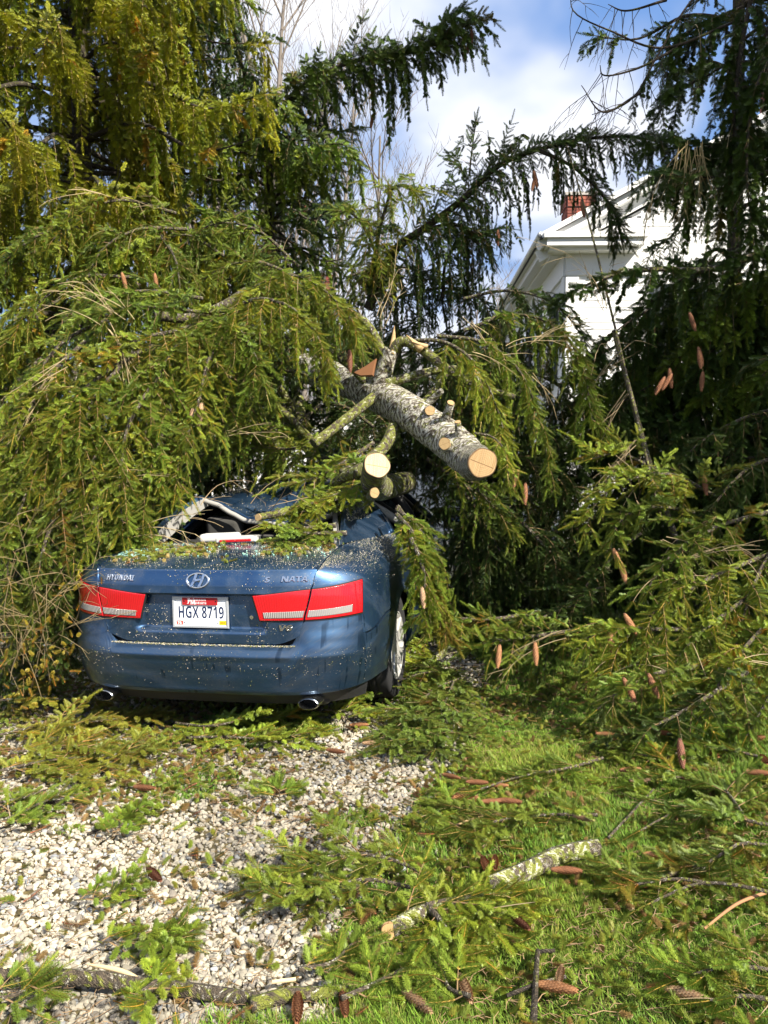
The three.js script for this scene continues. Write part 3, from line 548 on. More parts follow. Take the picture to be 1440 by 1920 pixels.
// doors, sills, front wings, bonnet, screen
const bulge = (z, y, side) => (side > 0 ? 0.055 * smooth(-z, 1.6, 2.3) * smooth(y, 0.25, 0.8) * (1 - smooth(-z, 2.5, 3.5)) : 0);
for (const side of [-1, 1]) {
  for (const [z0, z1] of [[-1.53, -2.40], [-2.41, -3.32]]) {
    const d = part('door', panel((a, b) => { const z = lerp(z0, z1, a), y = lerp(0.30, 0.99, b), p = body(qAtZ(z), Math.min(y, 0.99)); p.x += bulge(z, y, side) - 0.05 * smooth(y, 0.86, 1.0) ; p.x += 0.012 * (1 - smooth(Math.abs(y - 0.62), 0, 0.03)); if (z < ZA && z > ZA - RA - 0.03 && archY(z) > y) p.x *= 0.985; p.x *= side; return p; }, 26, 34, { flip: side < 0, fold: 0.03, ea: 0.008 }), paint, car);
    const zm = z0 - 0.16, hp = body(qAtZ(zm), 0.86), h = new RoundedBoxGeometry(0.035, 0.032, 0.19, 3, 0.012).translate(side * (hp.x + bulge(zm, 0.86, side) - 0.0), 0.86, zm); part('door_handle', h, paint, d);
  }
  part('sill', panel((a, b) => { const p = body(qAtZ(lerp(-1.38, -3.42, a)), lerp(0.20, 0.295, b)); p.x *= side * 0.985; return p; }, 10, 6, { flip: side < 0 }), paintLow, car);
  part('front_wing', panel((a, b) => { const z = lerp(-3.33, -4.35, a), ar = (() => { const d = RA * RA - (z + 3.78) ** 2; return d > 0 ? 0.325 + Math.sqrt(d) : 0.24; })(), y = lerp(ar, 0.90, b), p = body(qAtZ(z), y); p.x -= 0.10 * smooth(b, 0.75, 1); p.x *= side; return p; }, 40, 20, { flip: side < 0 }), paint, car);
  // window frame rail over the doors
  const top = (z) => { const t = smooth(-z, 1.6, 2.7); const xr = side > 0 ? lerp(0.555, 0.60, t) : lerp(-0.58, -0.62, t); return V(xr, side > 0 ? lerp(1.235, 1.30, t) : lerp(1.25, 1.31, t), z); };
  const rail = [V(side * 0.785, 1.02, -1.40), V(side * 0.69, 1.13, -1.52), top(-1.75), top(-2.2), top(-2.7), V(side * 0.70, 1.13, -3.15), V(side * 0.79, 0.98, -3.5)];
  part('roof_rail', tube(rail, () => 0.030, 40, 8), paint, car);
  part('window_seal', tube(rail.map((p) => p.clone().add(V(-side * 0.012, -0.05, 0))), () => 0.020, 40, 6), black, car);
  part('centre_pillar', tube([V(side * 0.80, 0.95, -2.42), V(side * 0.72, 1.12, -2.40), top(-2.38)], () => 0.042, 10, 8), black, car);
  const mir = new RoundedBoxGeometry(0.20, 0.13, 0.10, 4, 0.045).rotateY(-side * 0.2).translate(side * 1.02, 1.04, -3.12), mm = part('door_mirror', mir, plastic, car);
  part('mirror_glass', new RoundedBoxGeometry(0.165, 0.10, 0.006, 2, 0.002).rotateY(-side * 0.2).translate(side * 1.012, 1.04, -3.066), new THREE.MeshStandardMaterial({ color: 0x9aa2a8, metalness: 1, roughness: 0.08 }), mm);
}
// trim of the broken right rear window
part('window_trim', tube([V(0.60, 1.235, -1.60), V(0.655, 1.16, -1.75), V(0.72, 1.07, -1.98), V(0.76, 0.99, -2.2)], (t) => 0.022 + 0.012 * Math.sin(t * 3), 20, 8), std(0.42, 0.42, 0.43, 0.5), car, 'pale grey frame strip of the broken right rear window');
part('window_trim', tube([V(0.64, 1.24, -1.62), V(0.70, 1.17, -1.80), V(0.77, 1.08, -2.02), V(0.815, 1.0, -2.25)], () => 0.014, 20, 8), black, car);
part('bonnet', panel((a, b) => { const z = lerp(-3.42, -4.55, b), w = body(qAtZ(z), 0.88).x * 0.90, x = lerp(-w, w, a); return V(x, lerp(0.99, 0.80, b * b) - 0.04 * (x / 0.8) ** 2, z); }, 24, 20), paint, car);
part('front_bumper', panel((a, b) => { const s = a * 2 - 1, z = lerp(-4.78, -4.18, Math.pow(Math.abs(s), 2.2)), q = qAtZ(z), p = body(q, lerp(0.25, 0.78, b)); p.x = Math.sign(s) * p.x * Math.min(1, Math.abs(s) * 1.02 + 0.0001); return p; }, 50, 16, { flip: true }), paint, car);
const dark = new THREE.MeshPhysicalMaterial({ color: 0x202a2a, roughness: 0.08, transmission: 0.75, thickness: 0, ior: 1.5 });
part('windscreen', panel((a, b) => { const z = lerp(-3.46, -2.74, b), w = lerp(0.74, 0.56, b), x = lerp(-w, w, a); return V(x, lerp(0.98, 1.31, b) - 0.04 * (x / 0.7) ** 2, z - 0.06 * (1 - (x / 0.74) ** 2)); }, 16, 12, { fold: 0.004 }), dark, car);
part('side_window', panel((a, b) => { const z = lerp(-1.62, -3.2, a); return V(-lerp(0.80, 0.62, b), lerp(0.98, lerp(1.22, 1.28, smooth(-z, 1.6, 2.4)) - 0.25 * smooth(-z, 2.8, 3.25), b), z); }, 12, 8, { fold: 0.003, flip: true }), dark, car, 'left side windows');
car.updateMatrixWorld(true);

// ------------------------------------------------------------------ spruce: shoots, boughs, trees
function barkTex(seed, moss, pale) {
  return noiseTex(512, (u, v) => {
    const a = tnoise(u, v, 3, seed, 5), b = tnoise(u, v, 22, seed + 3, 3), f = tnoise(u, v, 40, seed + 6, 2), m = smooth(tnoise(u, v, 2.4, seed + 8, 5), 0.56 - moss * 0.22, 0.70 - moss * 0.18), w = smooth(tnoise(u, v, 3, seed + 15, 6) + (f - 0.5) * 0.5, 0.66 - pale * 0.24, 0.84 - pale * 0.14);
    const k = 0.26 + 0.22 * (a - 0.5) + 0.34 * (b - 0.5) + 0.26 * (f - 0.5);
    let c = [k * 1.06, k * 0.93, k * 0.76];
    c = c.map((x, i) => lerp(x, [0.42, 0.45, 0.14][i] * (0.45 + b * 1.1), m * 0.8));
    return c.map((x, i) => lerp(x, [0.80, 0.79, 0.75][i] * (0.55 + f * 0.9), w * 0.9));
  });
}
const rough = noiseTex(256, (u, v) => { const n = 0.6 * tnoise(u, v, 9, 41, 3) + 0.4 * tnoise(u, v, 20, 43, 2); return [n, n, n]; }, false);
const bark = (seed, moss, pale, s = 3) => { const t = barkTex(seed, moss, pale); t.repeat.set(s, s); const b = rough.clone(); b.repeat.set(s, s); return new THREE.MeshStandardMaterial({ map: t, bumpMap: b, bumpScale: 0.012, roughness: 0.95 }); };
const barkTrunk = bark(3, 0.15, 1.15, 3.2), barkMoss = bark(9, 0.85, 0.15, 4), barkBrown = bark(17, 0.2, 0.12, 4), barkLichen = bark(27, 0.8, 0.7, 4), barkDark = bark(33, 0.05, 0.0, 3);
barkDark.color.setRGB(0.5, 0.47, 0.44);
const twigMat = new THREE.MeshStandardMaterial({ vertexColors: true, roughness: 0.9 });
const needleMat = new THREE.MeshStandardMaterial({ vertexColors: true, roughness: 0.52, side: THREE.DoubleSide });
function shoot(seed, n, width, len = 0.12, nl = 0.0165, tw = [1.7, 0.78, 1.1]) {               // one shoot along +y, needles all round it
  const r = rng(seed), pos = [], col = [], nor = [];
  const bend = (t) => V((r.bx ??= (r() - 0.5) * 0.03) * t * t, len * t, (r.bz ??= (r() - 0.5) * 0.03) * t * t);
  const tri = (a, b, c, ca, cb, cc) => { const nn = V().crossVectors(b.clone().sub(a), c.clone().sub(a)).normalize(); for (const [p, q] of [[a, ca], [b, cb], [c, cc]]) { pos.push(p.x, p.y, p.z); col.push(...q); nor.push(nn.x, nn.y, nn.z); } };
  for (let s = 0; s < 3; s++) { const p0 = bend(s / 3), p1 = bend((s + 1) / 3); for (let k = 0; k < 3; k++) { const a = k * 2.094, b = a + 2.094, w0 = 0.0022 * (1 - s * 0.22), w1 = 0.0022 * (1 - (s + 1) * 0.22); const q = (p, g, w) => p.clone().add(V(Math.cos(g) * w, 0, Math.sin(g) * w)); tri(q(p0, a, w0), q(p1, a, w1), q(p0, b, w0), tw, tw, tw); tri(q(p1, a, w1), q(p1, b, w1), q(p0, b, w0), tw, tw, tw); } }
  for (let i = 0; i < n; i++) {
    const t = 0.04 + 0.96 * (i + r()) / n, p = bend(t), a = i * 2.39996 + (r() - 0.5) * 0.8, up = 0.45 + 0.35 * r() + 0.9 * smooth(t, 0.85, 1), l = nl * (0.75 + 0.4 * r()) * (1 - 0.25 * smooth(t, 0.8, 1));
    const d = V(Math.cos(a), up, Math.sin(a)).normalize(), s = V(-Math.sin(a), (r() - 0.5) * 0.8, Math.cos(a)).normalize(), w = width * (0.8 + 0.4 * r());
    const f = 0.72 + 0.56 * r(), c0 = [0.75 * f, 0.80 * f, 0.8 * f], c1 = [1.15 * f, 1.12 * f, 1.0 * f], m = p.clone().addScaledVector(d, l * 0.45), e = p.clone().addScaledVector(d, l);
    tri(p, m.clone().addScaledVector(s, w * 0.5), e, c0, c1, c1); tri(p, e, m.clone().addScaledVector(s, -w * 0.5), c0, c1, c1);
  }
  const g = new THREE.BufferGeometry(); g.setAttribute('position', new THREE.Float32BufferAttribute(pos, 3)); g.setAttribute('normal', new THREE.Float32BufferAttribute(nor, 3)); g.setAttribute('color', new THREE.Float32BufferAttribute(col, 3)); return g;
}
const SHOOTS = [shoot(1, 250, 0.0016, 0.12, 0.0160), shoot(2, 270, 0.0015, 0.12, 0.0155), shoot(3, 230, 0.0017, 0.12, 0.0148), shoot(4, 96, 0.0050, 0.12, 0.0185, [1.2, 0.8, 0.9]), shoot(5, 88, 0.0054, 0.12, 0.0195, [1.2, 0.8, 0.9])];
const GREEN = [0.145, 0.215, 0.026], OLIVE = [0.250, 0.280, 0.020], SHADED_GREEN = [0.050, 0.092, 0.016], BRIGHT_GREEN = [0.200, 0.262, 0.028], BLUEISH = [0.070, 0.125, 0.026];  // shade sits in the darkest needle tint, sun in the brighter ones
const newAcc = (far = false) => ({ wood: [], tp: [], tc: [], ti: [], inst: SHOOTS.map(() => [[], []]), far, bare: [] });
function twig(acc, ps, r0, r1, c) {                                     // thin three-sided twig
  const base = acc.tp.length / 3, n = ps.length;
  for (let i = 0; i < n; i++) {
    const p = ps[i], d = (i < n - 1 ? ps[i + 1].clone().sub(p) : p.clone().sub(ps[i - 1])).normalize(), a = Math.abs(d.y) > 0.8 ? V(1, 0, 0) : V(0, 1, 0), u = V().crossVectors(d, a).normalize(), v = V().crossVectors(d, u), w = lerp(r0, r1, i / (n - 1));
    for (let k = 0; k < 3; k++) { const g = k * 2.094; acc.tp.push(p.x + (u.x * Math.cos(g) + v.x * Math.sin(g)) * w, p.y + (u.y * Math.cos(g) + v.y * Math.sin(g)) * w, p.z + (u.z * Math.cos(g) + v.z * Math.sin(g)) * w); acc.tc.push(...c); }
    if (i < n - 1) for (let k = 0; k < 3; k++) { const a0 = base + i * 3 + k, a1 = base + i * 3 + (k + 1) % 3; acc.ti.push(a0, a1, a0 + 3, a1, a1 + 3, a0 + 3); }
  }
}
const Q1 = new THREE.Quaternion(), Q2 = new THREE.Quaternion();
function putShoot(acc, p, d, len, c, r) {
  const k = acc.far ? 3 + Math.floor(r() * 2) : Math.floor(r() * 3), s = len / 0.12, fat = acc.far ? 1.25 : 0.80 + 0.32 * Math.min(1.5, s);
  Q1.setFromUnitVectors(UPV, d); Q2.setFromAxisAngle(UPV, r() * 6.28); Q1.multiply(Q2);
  acc.inst[k][0].push(new THREE.Matrix4().compose(p, Q1, V(fat, s, fat))); acc.inst[k][1].push(c);
}
// foliage along a bough: side twigs off the main branch, shoots off the side twigs; hang 0 flat .. 1 straight down
function bough(acc, path, o = {}) {
  const r = rng(o.seed ?? 1), c = path.getPoint ? path : curve(path), L = c.getLength(), ds = o.ds ?? 0.055, len = o.len ?? 0.34, hang = o.hang ?? 0.5, st = o.step ?? 0.035, sl = o.shoot ?? 0.085, tint = o.tint ?? GREEN, floor = o.floor ?? -9, ang = o.ang ?? 0.95, from = o.from ?? 0.08;
  if (o.wood !== 0) { const w = o.wood ?? 0.016; acc.wood.push([tube(c, (t) => lerp(w, 0.004, t), Math.max(8, Math.round(L * 10)), 6, 0.12, o.seed ?? 1), o.bark ?? barkBrown, w]); }
  let side = 1, k = 0;
  const roll0 = r() * 6.28;
  for (let s = from * L; s < L; s += ds * (0.6 + 0.8 * r())) {
    const t = s / L, p = c.getPointAt(t), T = c.getTangentAt(t);
    side = -side; k++;
    if (o.clump && vnoise(s * 3.0 + (o.seed ?? 1) * 2.3, 9, (o.seed ?? 1) % 11) < o.clump) continue;
    let B = V().crossVectors(T, UPV); if (B.lengthSq() < 0.02) B.set(1, 0, 0); B.normalize();
    const N = V().crossVectors(B, T).normalize(), round = o.round ?? 0.35, roll = (r() - 0.5) * 3.14 * round;
    const out = B.clone().multiplyScalar(side * Math.cos(roll)).addScaledVector(N, Math.sin(roll));
    const l = len * (t < 0.25 ? lerp(0.6, 1, t / 0.25) : lerp(1, 0.5, Math.pow((t - 0.25) / 0.75, 1.5))) * (0.55 + 0.75 * r()) * (0.5 + 1.0 * vnoise(s * 3.2 + (o.seed ?? 1) * 1.7, 5, (o.seed ?? 1) % 7));
    const an = ang * (0.7 + 0.6 * r()), d = T.clone().multiplyScalar(Math.cos(an)).addScaledVector(out, Math.sin(an)).normalize();
    const n = Math.max(2, Math.round(l / st)), ps = [p.clone()], q = p.clone();
    const hg = hang * (0.45 + 1.1 * r());
    const gone = r() < (o.bare ?? 0.04), sh = 0.72 + 0.5 * r(), old = r() < 0.035;
    const tn = [tint[0] * sh * (0.92 + 0.16 * r()), tint[1] * sh, tint[2] * sh];
    const colr = old ? new THREE.Color().setRGB(tn[0] * 1.5, tn[1] * 0.85, tn[2] * 0.8) : new THREE.Color().setRGB(...tn), colt = new THREE.Color().setRGB(tn[0] * 1.3, tn[1] * 1.22, tn[2] * 1.1);
    for (let i = 0; i < n; i++) {
      d.y -= hg * st * 6.5; d.x += (r() - 0.5) * 0.09; d.z += (r() - 0.5) * 0.09; d.normalize();
      if (q.y + d.y * st < floor) { d.y = Math.max(d.y, 0.02); d.normalize(); }
      q.addScaledVector(d, st); ps.push(q.clone());
      if (gone && i < n * 0.75) continue;
      const b = V().crossVectors(d, Math.abs(d.y) > 0.85 ? T : UPV).normalize(), f = 1 - 0.5 * i / n;
      for (const e of [-1, 1]) {
        if (r() < 0.12) continue;
        const a = 0.62 + 0.35 * r(), dd = d.clone().multiplyScalar(Math.cos(a)).addScaledVector(b, e * Math.sin(a)); const mess = o.mess ?? 0.5; dd.y -= hang * 0.35 * r() - (r() - 0.5) * mess * 1.3; dd.x += (r() - 0.5) * mess; dd.z += (r() - 0.5) * mess; dd.normalize();
        if (q.y < floor + 0.05 && dd.y < 0) { dd.y *= -0.4; dd.normalize(); }
        putShoot(acc, q, dd, sl * (0.65 + 0.6 * r()) * f, r() < 0.3 ? colt : colr, r);
      }
    }
    putShoot(acc, q, d.clone(), sl * (0.9 + 0.4 * r()), colt, r);
    if (!gone && n > 2) putShoot(acc, ps[n >> 1], d.clone(), sl, colr, r);
    const pale = gone ? [0.36, 0.27, 0.16] : [0.22, 0.14, 0.065];
    twig(acc, ps, o.tw ?? 0.0032, 0.0012, pale);
    if (t > 0.45) for (let e = 0; e < 3; e++) { const dd = T.clone().addScaledVector(B, (r() - 0.5) * 2.2).addScaledVector(N, (r() - 0.3) * 1.2).normalize(); putShoot(acc, p, dd, sl * (0.7 + 0.5 * r()), colr, r); }
  }
  putShoot(acc, c.getPointAt(1), c.getTangentAt(1), sl * 1.3, new THREE.Color().setRGB(tint[0] * 1.25, tint[1] * 1.2, tint[2]), r);
}
// the bare thin twigs that stick out of the broken boughs
function straggle(acc, p, dir, len, seed, c = [0.36, 0.28, 0.16], w = 0.0035) {
  const r = rng(seed), d = dir.clone().normalize(), ps = [p.clone()], q = p.clone(), n = Math.max(4, Math.round(len / 0.07));
  const cx = (r() - 0.5) * 0.35, cz = (r() - 0.5) * 0.35;
  for (let i = 0; i < n; i++) { d.x += cx * 0.35 + (r() - 0.5) * 0.22; d.y += -0.09 + (r() - 0.5) * 0.18; d.z += cz * 0.35 + (r() - 0.5) * 0.22; d.normalize(); q.addScaledVector(d, len / n); ps.push(q.clone()); if (len > 0.25 && r() < 0.45) straggle(acc, q.clone(), d.clone().add(V(r() - 0.5, r() - 0.6, r() - 0.5).multiplyScalar(1.6)), len * (0.25 + 0.3 * r()), Math.floor(r() * 1e6), c, w * 0.7); }
  twig(acc, ps, w, w * 0.35, c);
}
function settle(acc, root) {
  for (const [g, m, w] of acc.wood) part(w > 0.011 ? 'branch' : 'twig', g, m, root);
  if (acc.tp.length) { const g = new THREE.BufferGeometry(); g.setAttribute('position', new THREE.Float32BufferAttribute(acc.tp, 3)); g.setAttribute('color', new THREE.Float32BufferAttribute(acc.tc, 3)); g.setIndex(acc.ti); g.computeVertexNormals(); part('twigs', g, twigMat, root).userData.kind = 'stuff'; }
  acc.inst.forEach(([m, c], k) => { if (m.length) { const f = instances('foliage', SHOOTS[k], needleMat, m, c, root); f.position.set(0, 0, 0); } });
  root.updateMatrixWorld(true);
}
let shoots = 0;
const countAcc = (acc) => { for (const i of acc.inst) shoots += i[0].length; };
// cones: overlapping scales round a tapered core, hanging along -y
function coneGeo(seed) {
  const r = rng(seed), g = [], L = 0.13, P = [], C = [];
  const tri = (a, b, c, ca, cb, cc) => { P.push(...a.toArray(), ...b.toArray(), ...c.toArray()); C.push(...ca, ...cb, ...cc); };
  const rad = (t) => 0.0165 * Math.pow(Math.sin(Math.PI * clamp(0.10 + t * 0.86, 0, 1)), 0.55);
  for (let i = 0; i < 150; i++) {
    const t = (i + 0.5) / 150, a = i * 2.39996, y = -t * L, R = rad(t), o = V(Math.cos(a), 0, Math.sin(a)), s = V(-Math.sin(a), 0, Math.cos(a)), w = 0.0085 * (0.5 + 0.5 * R / 0.0165), h = 0.017;
    const b0 = o.clone().multiplyScalar(R * 0.55).setY(y + 0.003), l = o.clone().multiplyScalar(R * 0.95).addScaledVector(s, w * 0.6).setY(y - h * 0.35), q = o.clone().multiplyScalar(R * 0.95).addScaledVector(s, -w * 0.6).setY(y - h * 0.35), e = o.clone().multiplyScalar(R * 1.16 + 0.0012 * r()).setY(y - h * 0.8);
    const f = 0.8 + 0.4 * r(), d = [0.5 * f, 0.45 * f, 0.4 * f], m = [1 * f, 1 * f, 1 * f], tp = [1.35 * f, 1.4 * f, 1.5 * f];
    tri(b0, l, e, d, m, tp); tri(b0, e, q, d, tp, m);
  }
  const gg = new THREE.BufferGeometry(); gg.setAttribute('position', new THREE.Float32BufferAttribute(P, 3)); gg.setAttribute('color', new THREE.Float32BufferAttribute(C, 3)); gg.computeVertexNormals(); g.push(gg);
  const core = new THREE.LatheGeometry(Array.from({ length: 13 }, (_, i) => new THREE.Vector2(Math.max(0.0005, rad(i / 12) * 0.75), -i / 12 * L)), 10).toNonIndexed(); core.deleteAttribute('uv'); core.setAttribute('color', new THREE.Float32BufferAttribute(new Float32Array(core.attributes.position.count * 3).fill(0.45), 3)); g.push(core);
  return mergeGeometries(g);
}
const CONES = [coneGeo(1), coneGeo(2)];
const coneMats = [[0.36, 0.165, 0.068], [0.28, 0.115, 0.05], [0.42, 0.26, 0.14], [0.20, 0.075, 0.04]].map(([r, g, b]) => new THREE.MeshStandardMaterial({ color: new THREE.Color().setRGB(r, g, b), vertexColors: true, roughness: 0.7, side: THREE.DoubleSide }));
function hangCone(root, p, dir = V(0, -1, 0), s = 1, m = 0) { const c = part('cone', CONES[m % 2], coneMats[m], root); c.position.copy(p); c.quaternion.setFromUnitVectors(V(0, -1, 0), dir.clone().normalize()); c.scale.setScalar(s); return c; }
// a standing spruce: trunk, whorls of drooping limbs, hanging foliage
function spruce(label, x, z, h, o) {
  const root = thing('spruce_tree', label, 'tree', [0, 0, 0]), r = rng(o.seed), acc = newAcc(true);
  const tc = curve(o.trunk ?? [V(x, -0.1, z), V(x + 0.05, h * 0.35, z), V(x - 0.04, h * 0.7, z), V(x, h, z)]), R = o.r ?? 0.19;
  part('trunk', tube(tc, (t) => lerp(R, 0.015, Math.pow(t, 0.9)), 40, 12, 0.10, o.seed), barkDark, root);
  const y0 = o.low ?? 0.7, gap = o.gap ?? 0.36, reach = o.reach ?? 2.8, per = o.per ?? 5;
  for (let y = y0; y < h - 0.3; y += gap * (0.8 + 0.4 * r())) {
    const a0 = r() * 6.28, top = y > (o.fine ?? 8.5);
    for (let k = 0; k < per; k++) {
      const t = y / h, a = a0 + k / per * 6.28 + (r() - 0.5) * 0.7, base = tc.getPoint(clamp(t, 0, 1)); base.y += (r() - 0.5) * 0.25;
      let l = reach * Math.pow(1 - t, o.taper ?? 0.75) * (0.65 + 0.55 * r()); if (y < 2) l *= 0.75;
      if (o.keep && !o.keep(a, y, base, l)) continue;
      const ox = Math.cos(a), oz = Math.sin(a), sag = (o.sag ?? 0.34) * l * (1 - t * 0.5), up = (o.upturn ?? 0.10) * l;
      const path = [base, base.clone().add(V(ox * l * 0.35, -sag * 0.35 + up, oz * l * 0.35)), base.clone().add(V(ox * l * 0.7, -sag * 0.85 + up * 0.6, oz * l * 0.7)), base.clone().add(V(ox * l, -sag + up * 1.0, oz * l))];
      bough(acc, path, { seed: Math.floor(r() * 1e7), len: (o.len ?? 0.5) * (0.8 + 0.4 * r()), hang: o.hang ?? 0.8, ds: (top ? 0.17 : 0.092) / (o.dens ?? 1), step: top ? 0.075 : 0.052, shoot: (o.shoot ?? 0.125) * (top ? 1.3 : 1), tint: o.tints ? o.tints[Math.floor(r() * o.tints.length)] : GREEN, wood: 0.010 + 0.010 * l, bark: barkDark, from: 0.16, clump: o.clump ?? 0.30, bare: o.bare ?? 0.03, tw: 0.004, ang: 0.85 });
    }
  }
  if (o.extra) o.extra(acc, root, r);
  settle(acc, root); countAcc(acc); return root;
}
const P3 = (list) => list.map(([x, y, d]) => at(x, y, d));

const sawnTex = (() => {
  const cut = document.createElement('canvas'); cut.width = cut.height = 256; const c = cut.getContext('2d'), r = rng(3);
  c.fillStyle = '#dcc294'; c.fillRect(0, 0, 256, 256);
  for (let k = 1; k < 22; k++) { c.strokeStyle = 'rgba(120,78,40,' + (0.20 + 0.2 * (k % 3)) + ')'; c.lineWidth = 1.6 + r(); c.beginPath(); c.ellipse(122 + r() * 2, 130 + r() * 2, k * 5.9, k * 5.6, 0.3, 0, 7); c.stroke(); }
  for (let k = 0; k < 60; k++) { c.strokeStyle = r() < 0.5 ? 'rgba(244,228,190,.35)' : 'rgba(160,120,75,.22)'; c.lineWidth = 1 + r() * 1.5; c.beginPath(); c.moveTo(0, k * 5 + r() * 4); c.lineTo(256, k * 5 - 8 + r() * 4); c.stroke(); }
  c.strokeStyle = 'rgba(104,70,42,.6)'; c.lineWidth = 6; c.beginPath(); c.moveTo(144, 20); c.lineTo(134, 240); c.stroke(); c.lineWidth = 2; c.beginPath(); c.moveTo(0, 150); c.lineTo(250, 132); c.stroke();
  c.strokeStyle = 'rgba(84,58,38,.75)'; c.lineWidth = 9; c.beginPath(); c.arc(128, 128, 126, 0, 7); c.stroke();
  const t = new THREE.CanvasTexture(cut); t.colorSpace = THREE.SRGBColorSpace; return t;
})();
const sawn = new THREE.MeshStandardMaterial({ map: sawnTex, color: new THREE.Color().setRGB(0.62, 0.56, 0.50), roughness: 0.85, bumpMap: sawnTex, bumpScale: 0.003 }), palewood = new THREE.MeshStandardMaterial({ map: sawnTex, roughness: 0.85, color: new THREE.Color().setRGB(0.6, 0.56, 0.48) }), freshwood = new THREE.MeshStandardMaterial({ map: sawnTex, roughness: 0.8, color: new THREE.Color().setRGB(1.05, 1.08, 1.18) });
// a sawn face: slightly oval, with a torn edge
function sawnFace(rad, seed) { const r = rng(seed), ph = r() * 6; const g = new THREE.CylinderGeometry(1, 1, 0.012, 40, 1), p = g.attributes.position; for (let i = 0; i < p.count; i++) { const x = p.getX(i), z = p.getZ(i), a = Math.atan2(z, x), k = rad * (1 + 0.045 * Math.sin(a * 2 + ph) + 0.025 * Math.sin(a * 5 + ph * 2)); p.setXYZ(i, x * k, p.getY(i), z * k); } g.computeVertexNormals(); return g; }
// ------------------------------------------------------------------ standing spruces
spruce('tall standing spruce with yellow-green sunlit curtains of needles at the upper left', -3.3, -8.7, 13, { seed: 5, low: 1.0, reach: 3.1, r: 0.15, tints: [OLIVE, OLIVE, [0.27, 0.29, 0.022], [0.19, 0.23, 0.02], BRIGHT_GREEN], hang: 1.2, len: 0.62, ang: 0.75, per: 6, gap: 0.31, dens: 1.5, clump: 0.26 });
spruce('dark standing spruce behind the sunlit one at the upper left', -2.75, -10.6, 14, { seed: 15, low: 5.0, reach: 1.9, r: 0.13, tints: [SHADED_GREEN, SHADED_GREEN, GREEN], hang: 1.1, len: 0.5, ang: 0.8, per: 5, gap: 0.36, dens: 1.2, clump: 0.3, fine: 10 });
spruce('spruce with a bent top whose leaning arm carries hanging cones into the sky', -1.45, -9.2, 7.2, { seed: 25, low: 1.4, reach: 1.75, r: 0.12, taper: 0.45, tints: [GREEN, SHADED_GREEN, [0.10, 0.15, 0.02]], hang: 1.0, len: 0.40, per: 5, gap: 0.40, dens: 1.0, fine: 9,
  trunk: [at(512, 905, 9.2), at(512, 600, 9.2), at(506, 420, 9.2), at(508, 270, 9.1), at(540, 180, 9.0)],
  extra: (acc, root, r) => {
    bough(acc, P3([[540, 185, 9], [600, 140, 8.8], [690, 108, 8.6], [780, 92, 8.4], [850, 58, 8.3], [888, 42, 8.3]]), { seed: 3, len: 0.62, hang: 0.9, ds: 0.032, step: 0.048, shoot: 0.135, tint: [0.072, 0.12, 0.022], wood: 0.03, bark: barkDark, from: 0.02, round: 1.0 });
    bough(acc, P3([[530, 200, 9], [600, 148, 8.8], [690, 112, 8.6], [780, 96, 8.4], [860, 60, 8.3]]), { seed: 33, len: 0.40, hang: 0.3, ds: 0.04, step: 0.048, shoot: 0.13, tint: [0.085, 0.13, 0.022], wood: 0, from: 0.02, round: 1.0 });
    bough(acc, P3([[800, 88, 8.4], [830, 40, 8.3], [868, 15, 8.3]]), { seed: 31, len: 0.4, hang: 0.7, ds: 0.06, step: 0.05, shoot: 0.13, tint: SHADED_GREEN, wood: 0.012, bark: barkDark });
    bough(acc, P3([[500, 300, 9.1], [470, 190, 9], [440, 60, 8.9], [420, -30, 8.9]]), { seed: 4, len: 0.5, hang: 0.9, ds: 0.06, step: 0.05, shoot: 0.13, tint: SHADED_GREEN, wood: 0.025, bark: barkDark, round: 0.8 });
    bough(acc, P3([[510, 380, 9.1], [580, 290, 8.7], [640, 270, 8.5], [672, 300, 8.4]]), { seed: 5, len: 0.5, hang: 1, ds: 0.06, step: 0.05, shoot: 0.13, tint: GREEN, wood: 0.02, bark: barkDark });
    for (const [x, y, d] of [[868, 60, 8.3], [880, 72, 8.3], [872, 88, 8.3], [884, 55, 8.3], [700, 215, 8.6], [573, 385, 8.8]]) hangCone(root, at(x, y, d), V((r() - 0.3) * 0.7, -1, (r() - 0.5) * 0.4), 1.15, 1);
  } });
spruce('dark shaded spruce at the right, hanging its needle curtains in front of the white house', 3.75, -8.7, 14, { seed: 35, low: 0.8, reach: 2.5, r: 0.10, tints: [SHADED_GREEN, SHADED_GREEN, BLUEISH], hang: 1.3, len: 0.6, ang: 0.7, per: 5, gap: 0.40, dens: 1.0, bare: 0.10,
  keep: (a, y, b, l) => !(Math.cos(a) < 0.3 && y > 3.3) || Math.sin(a * 7 + y * 3) > 0.88 });
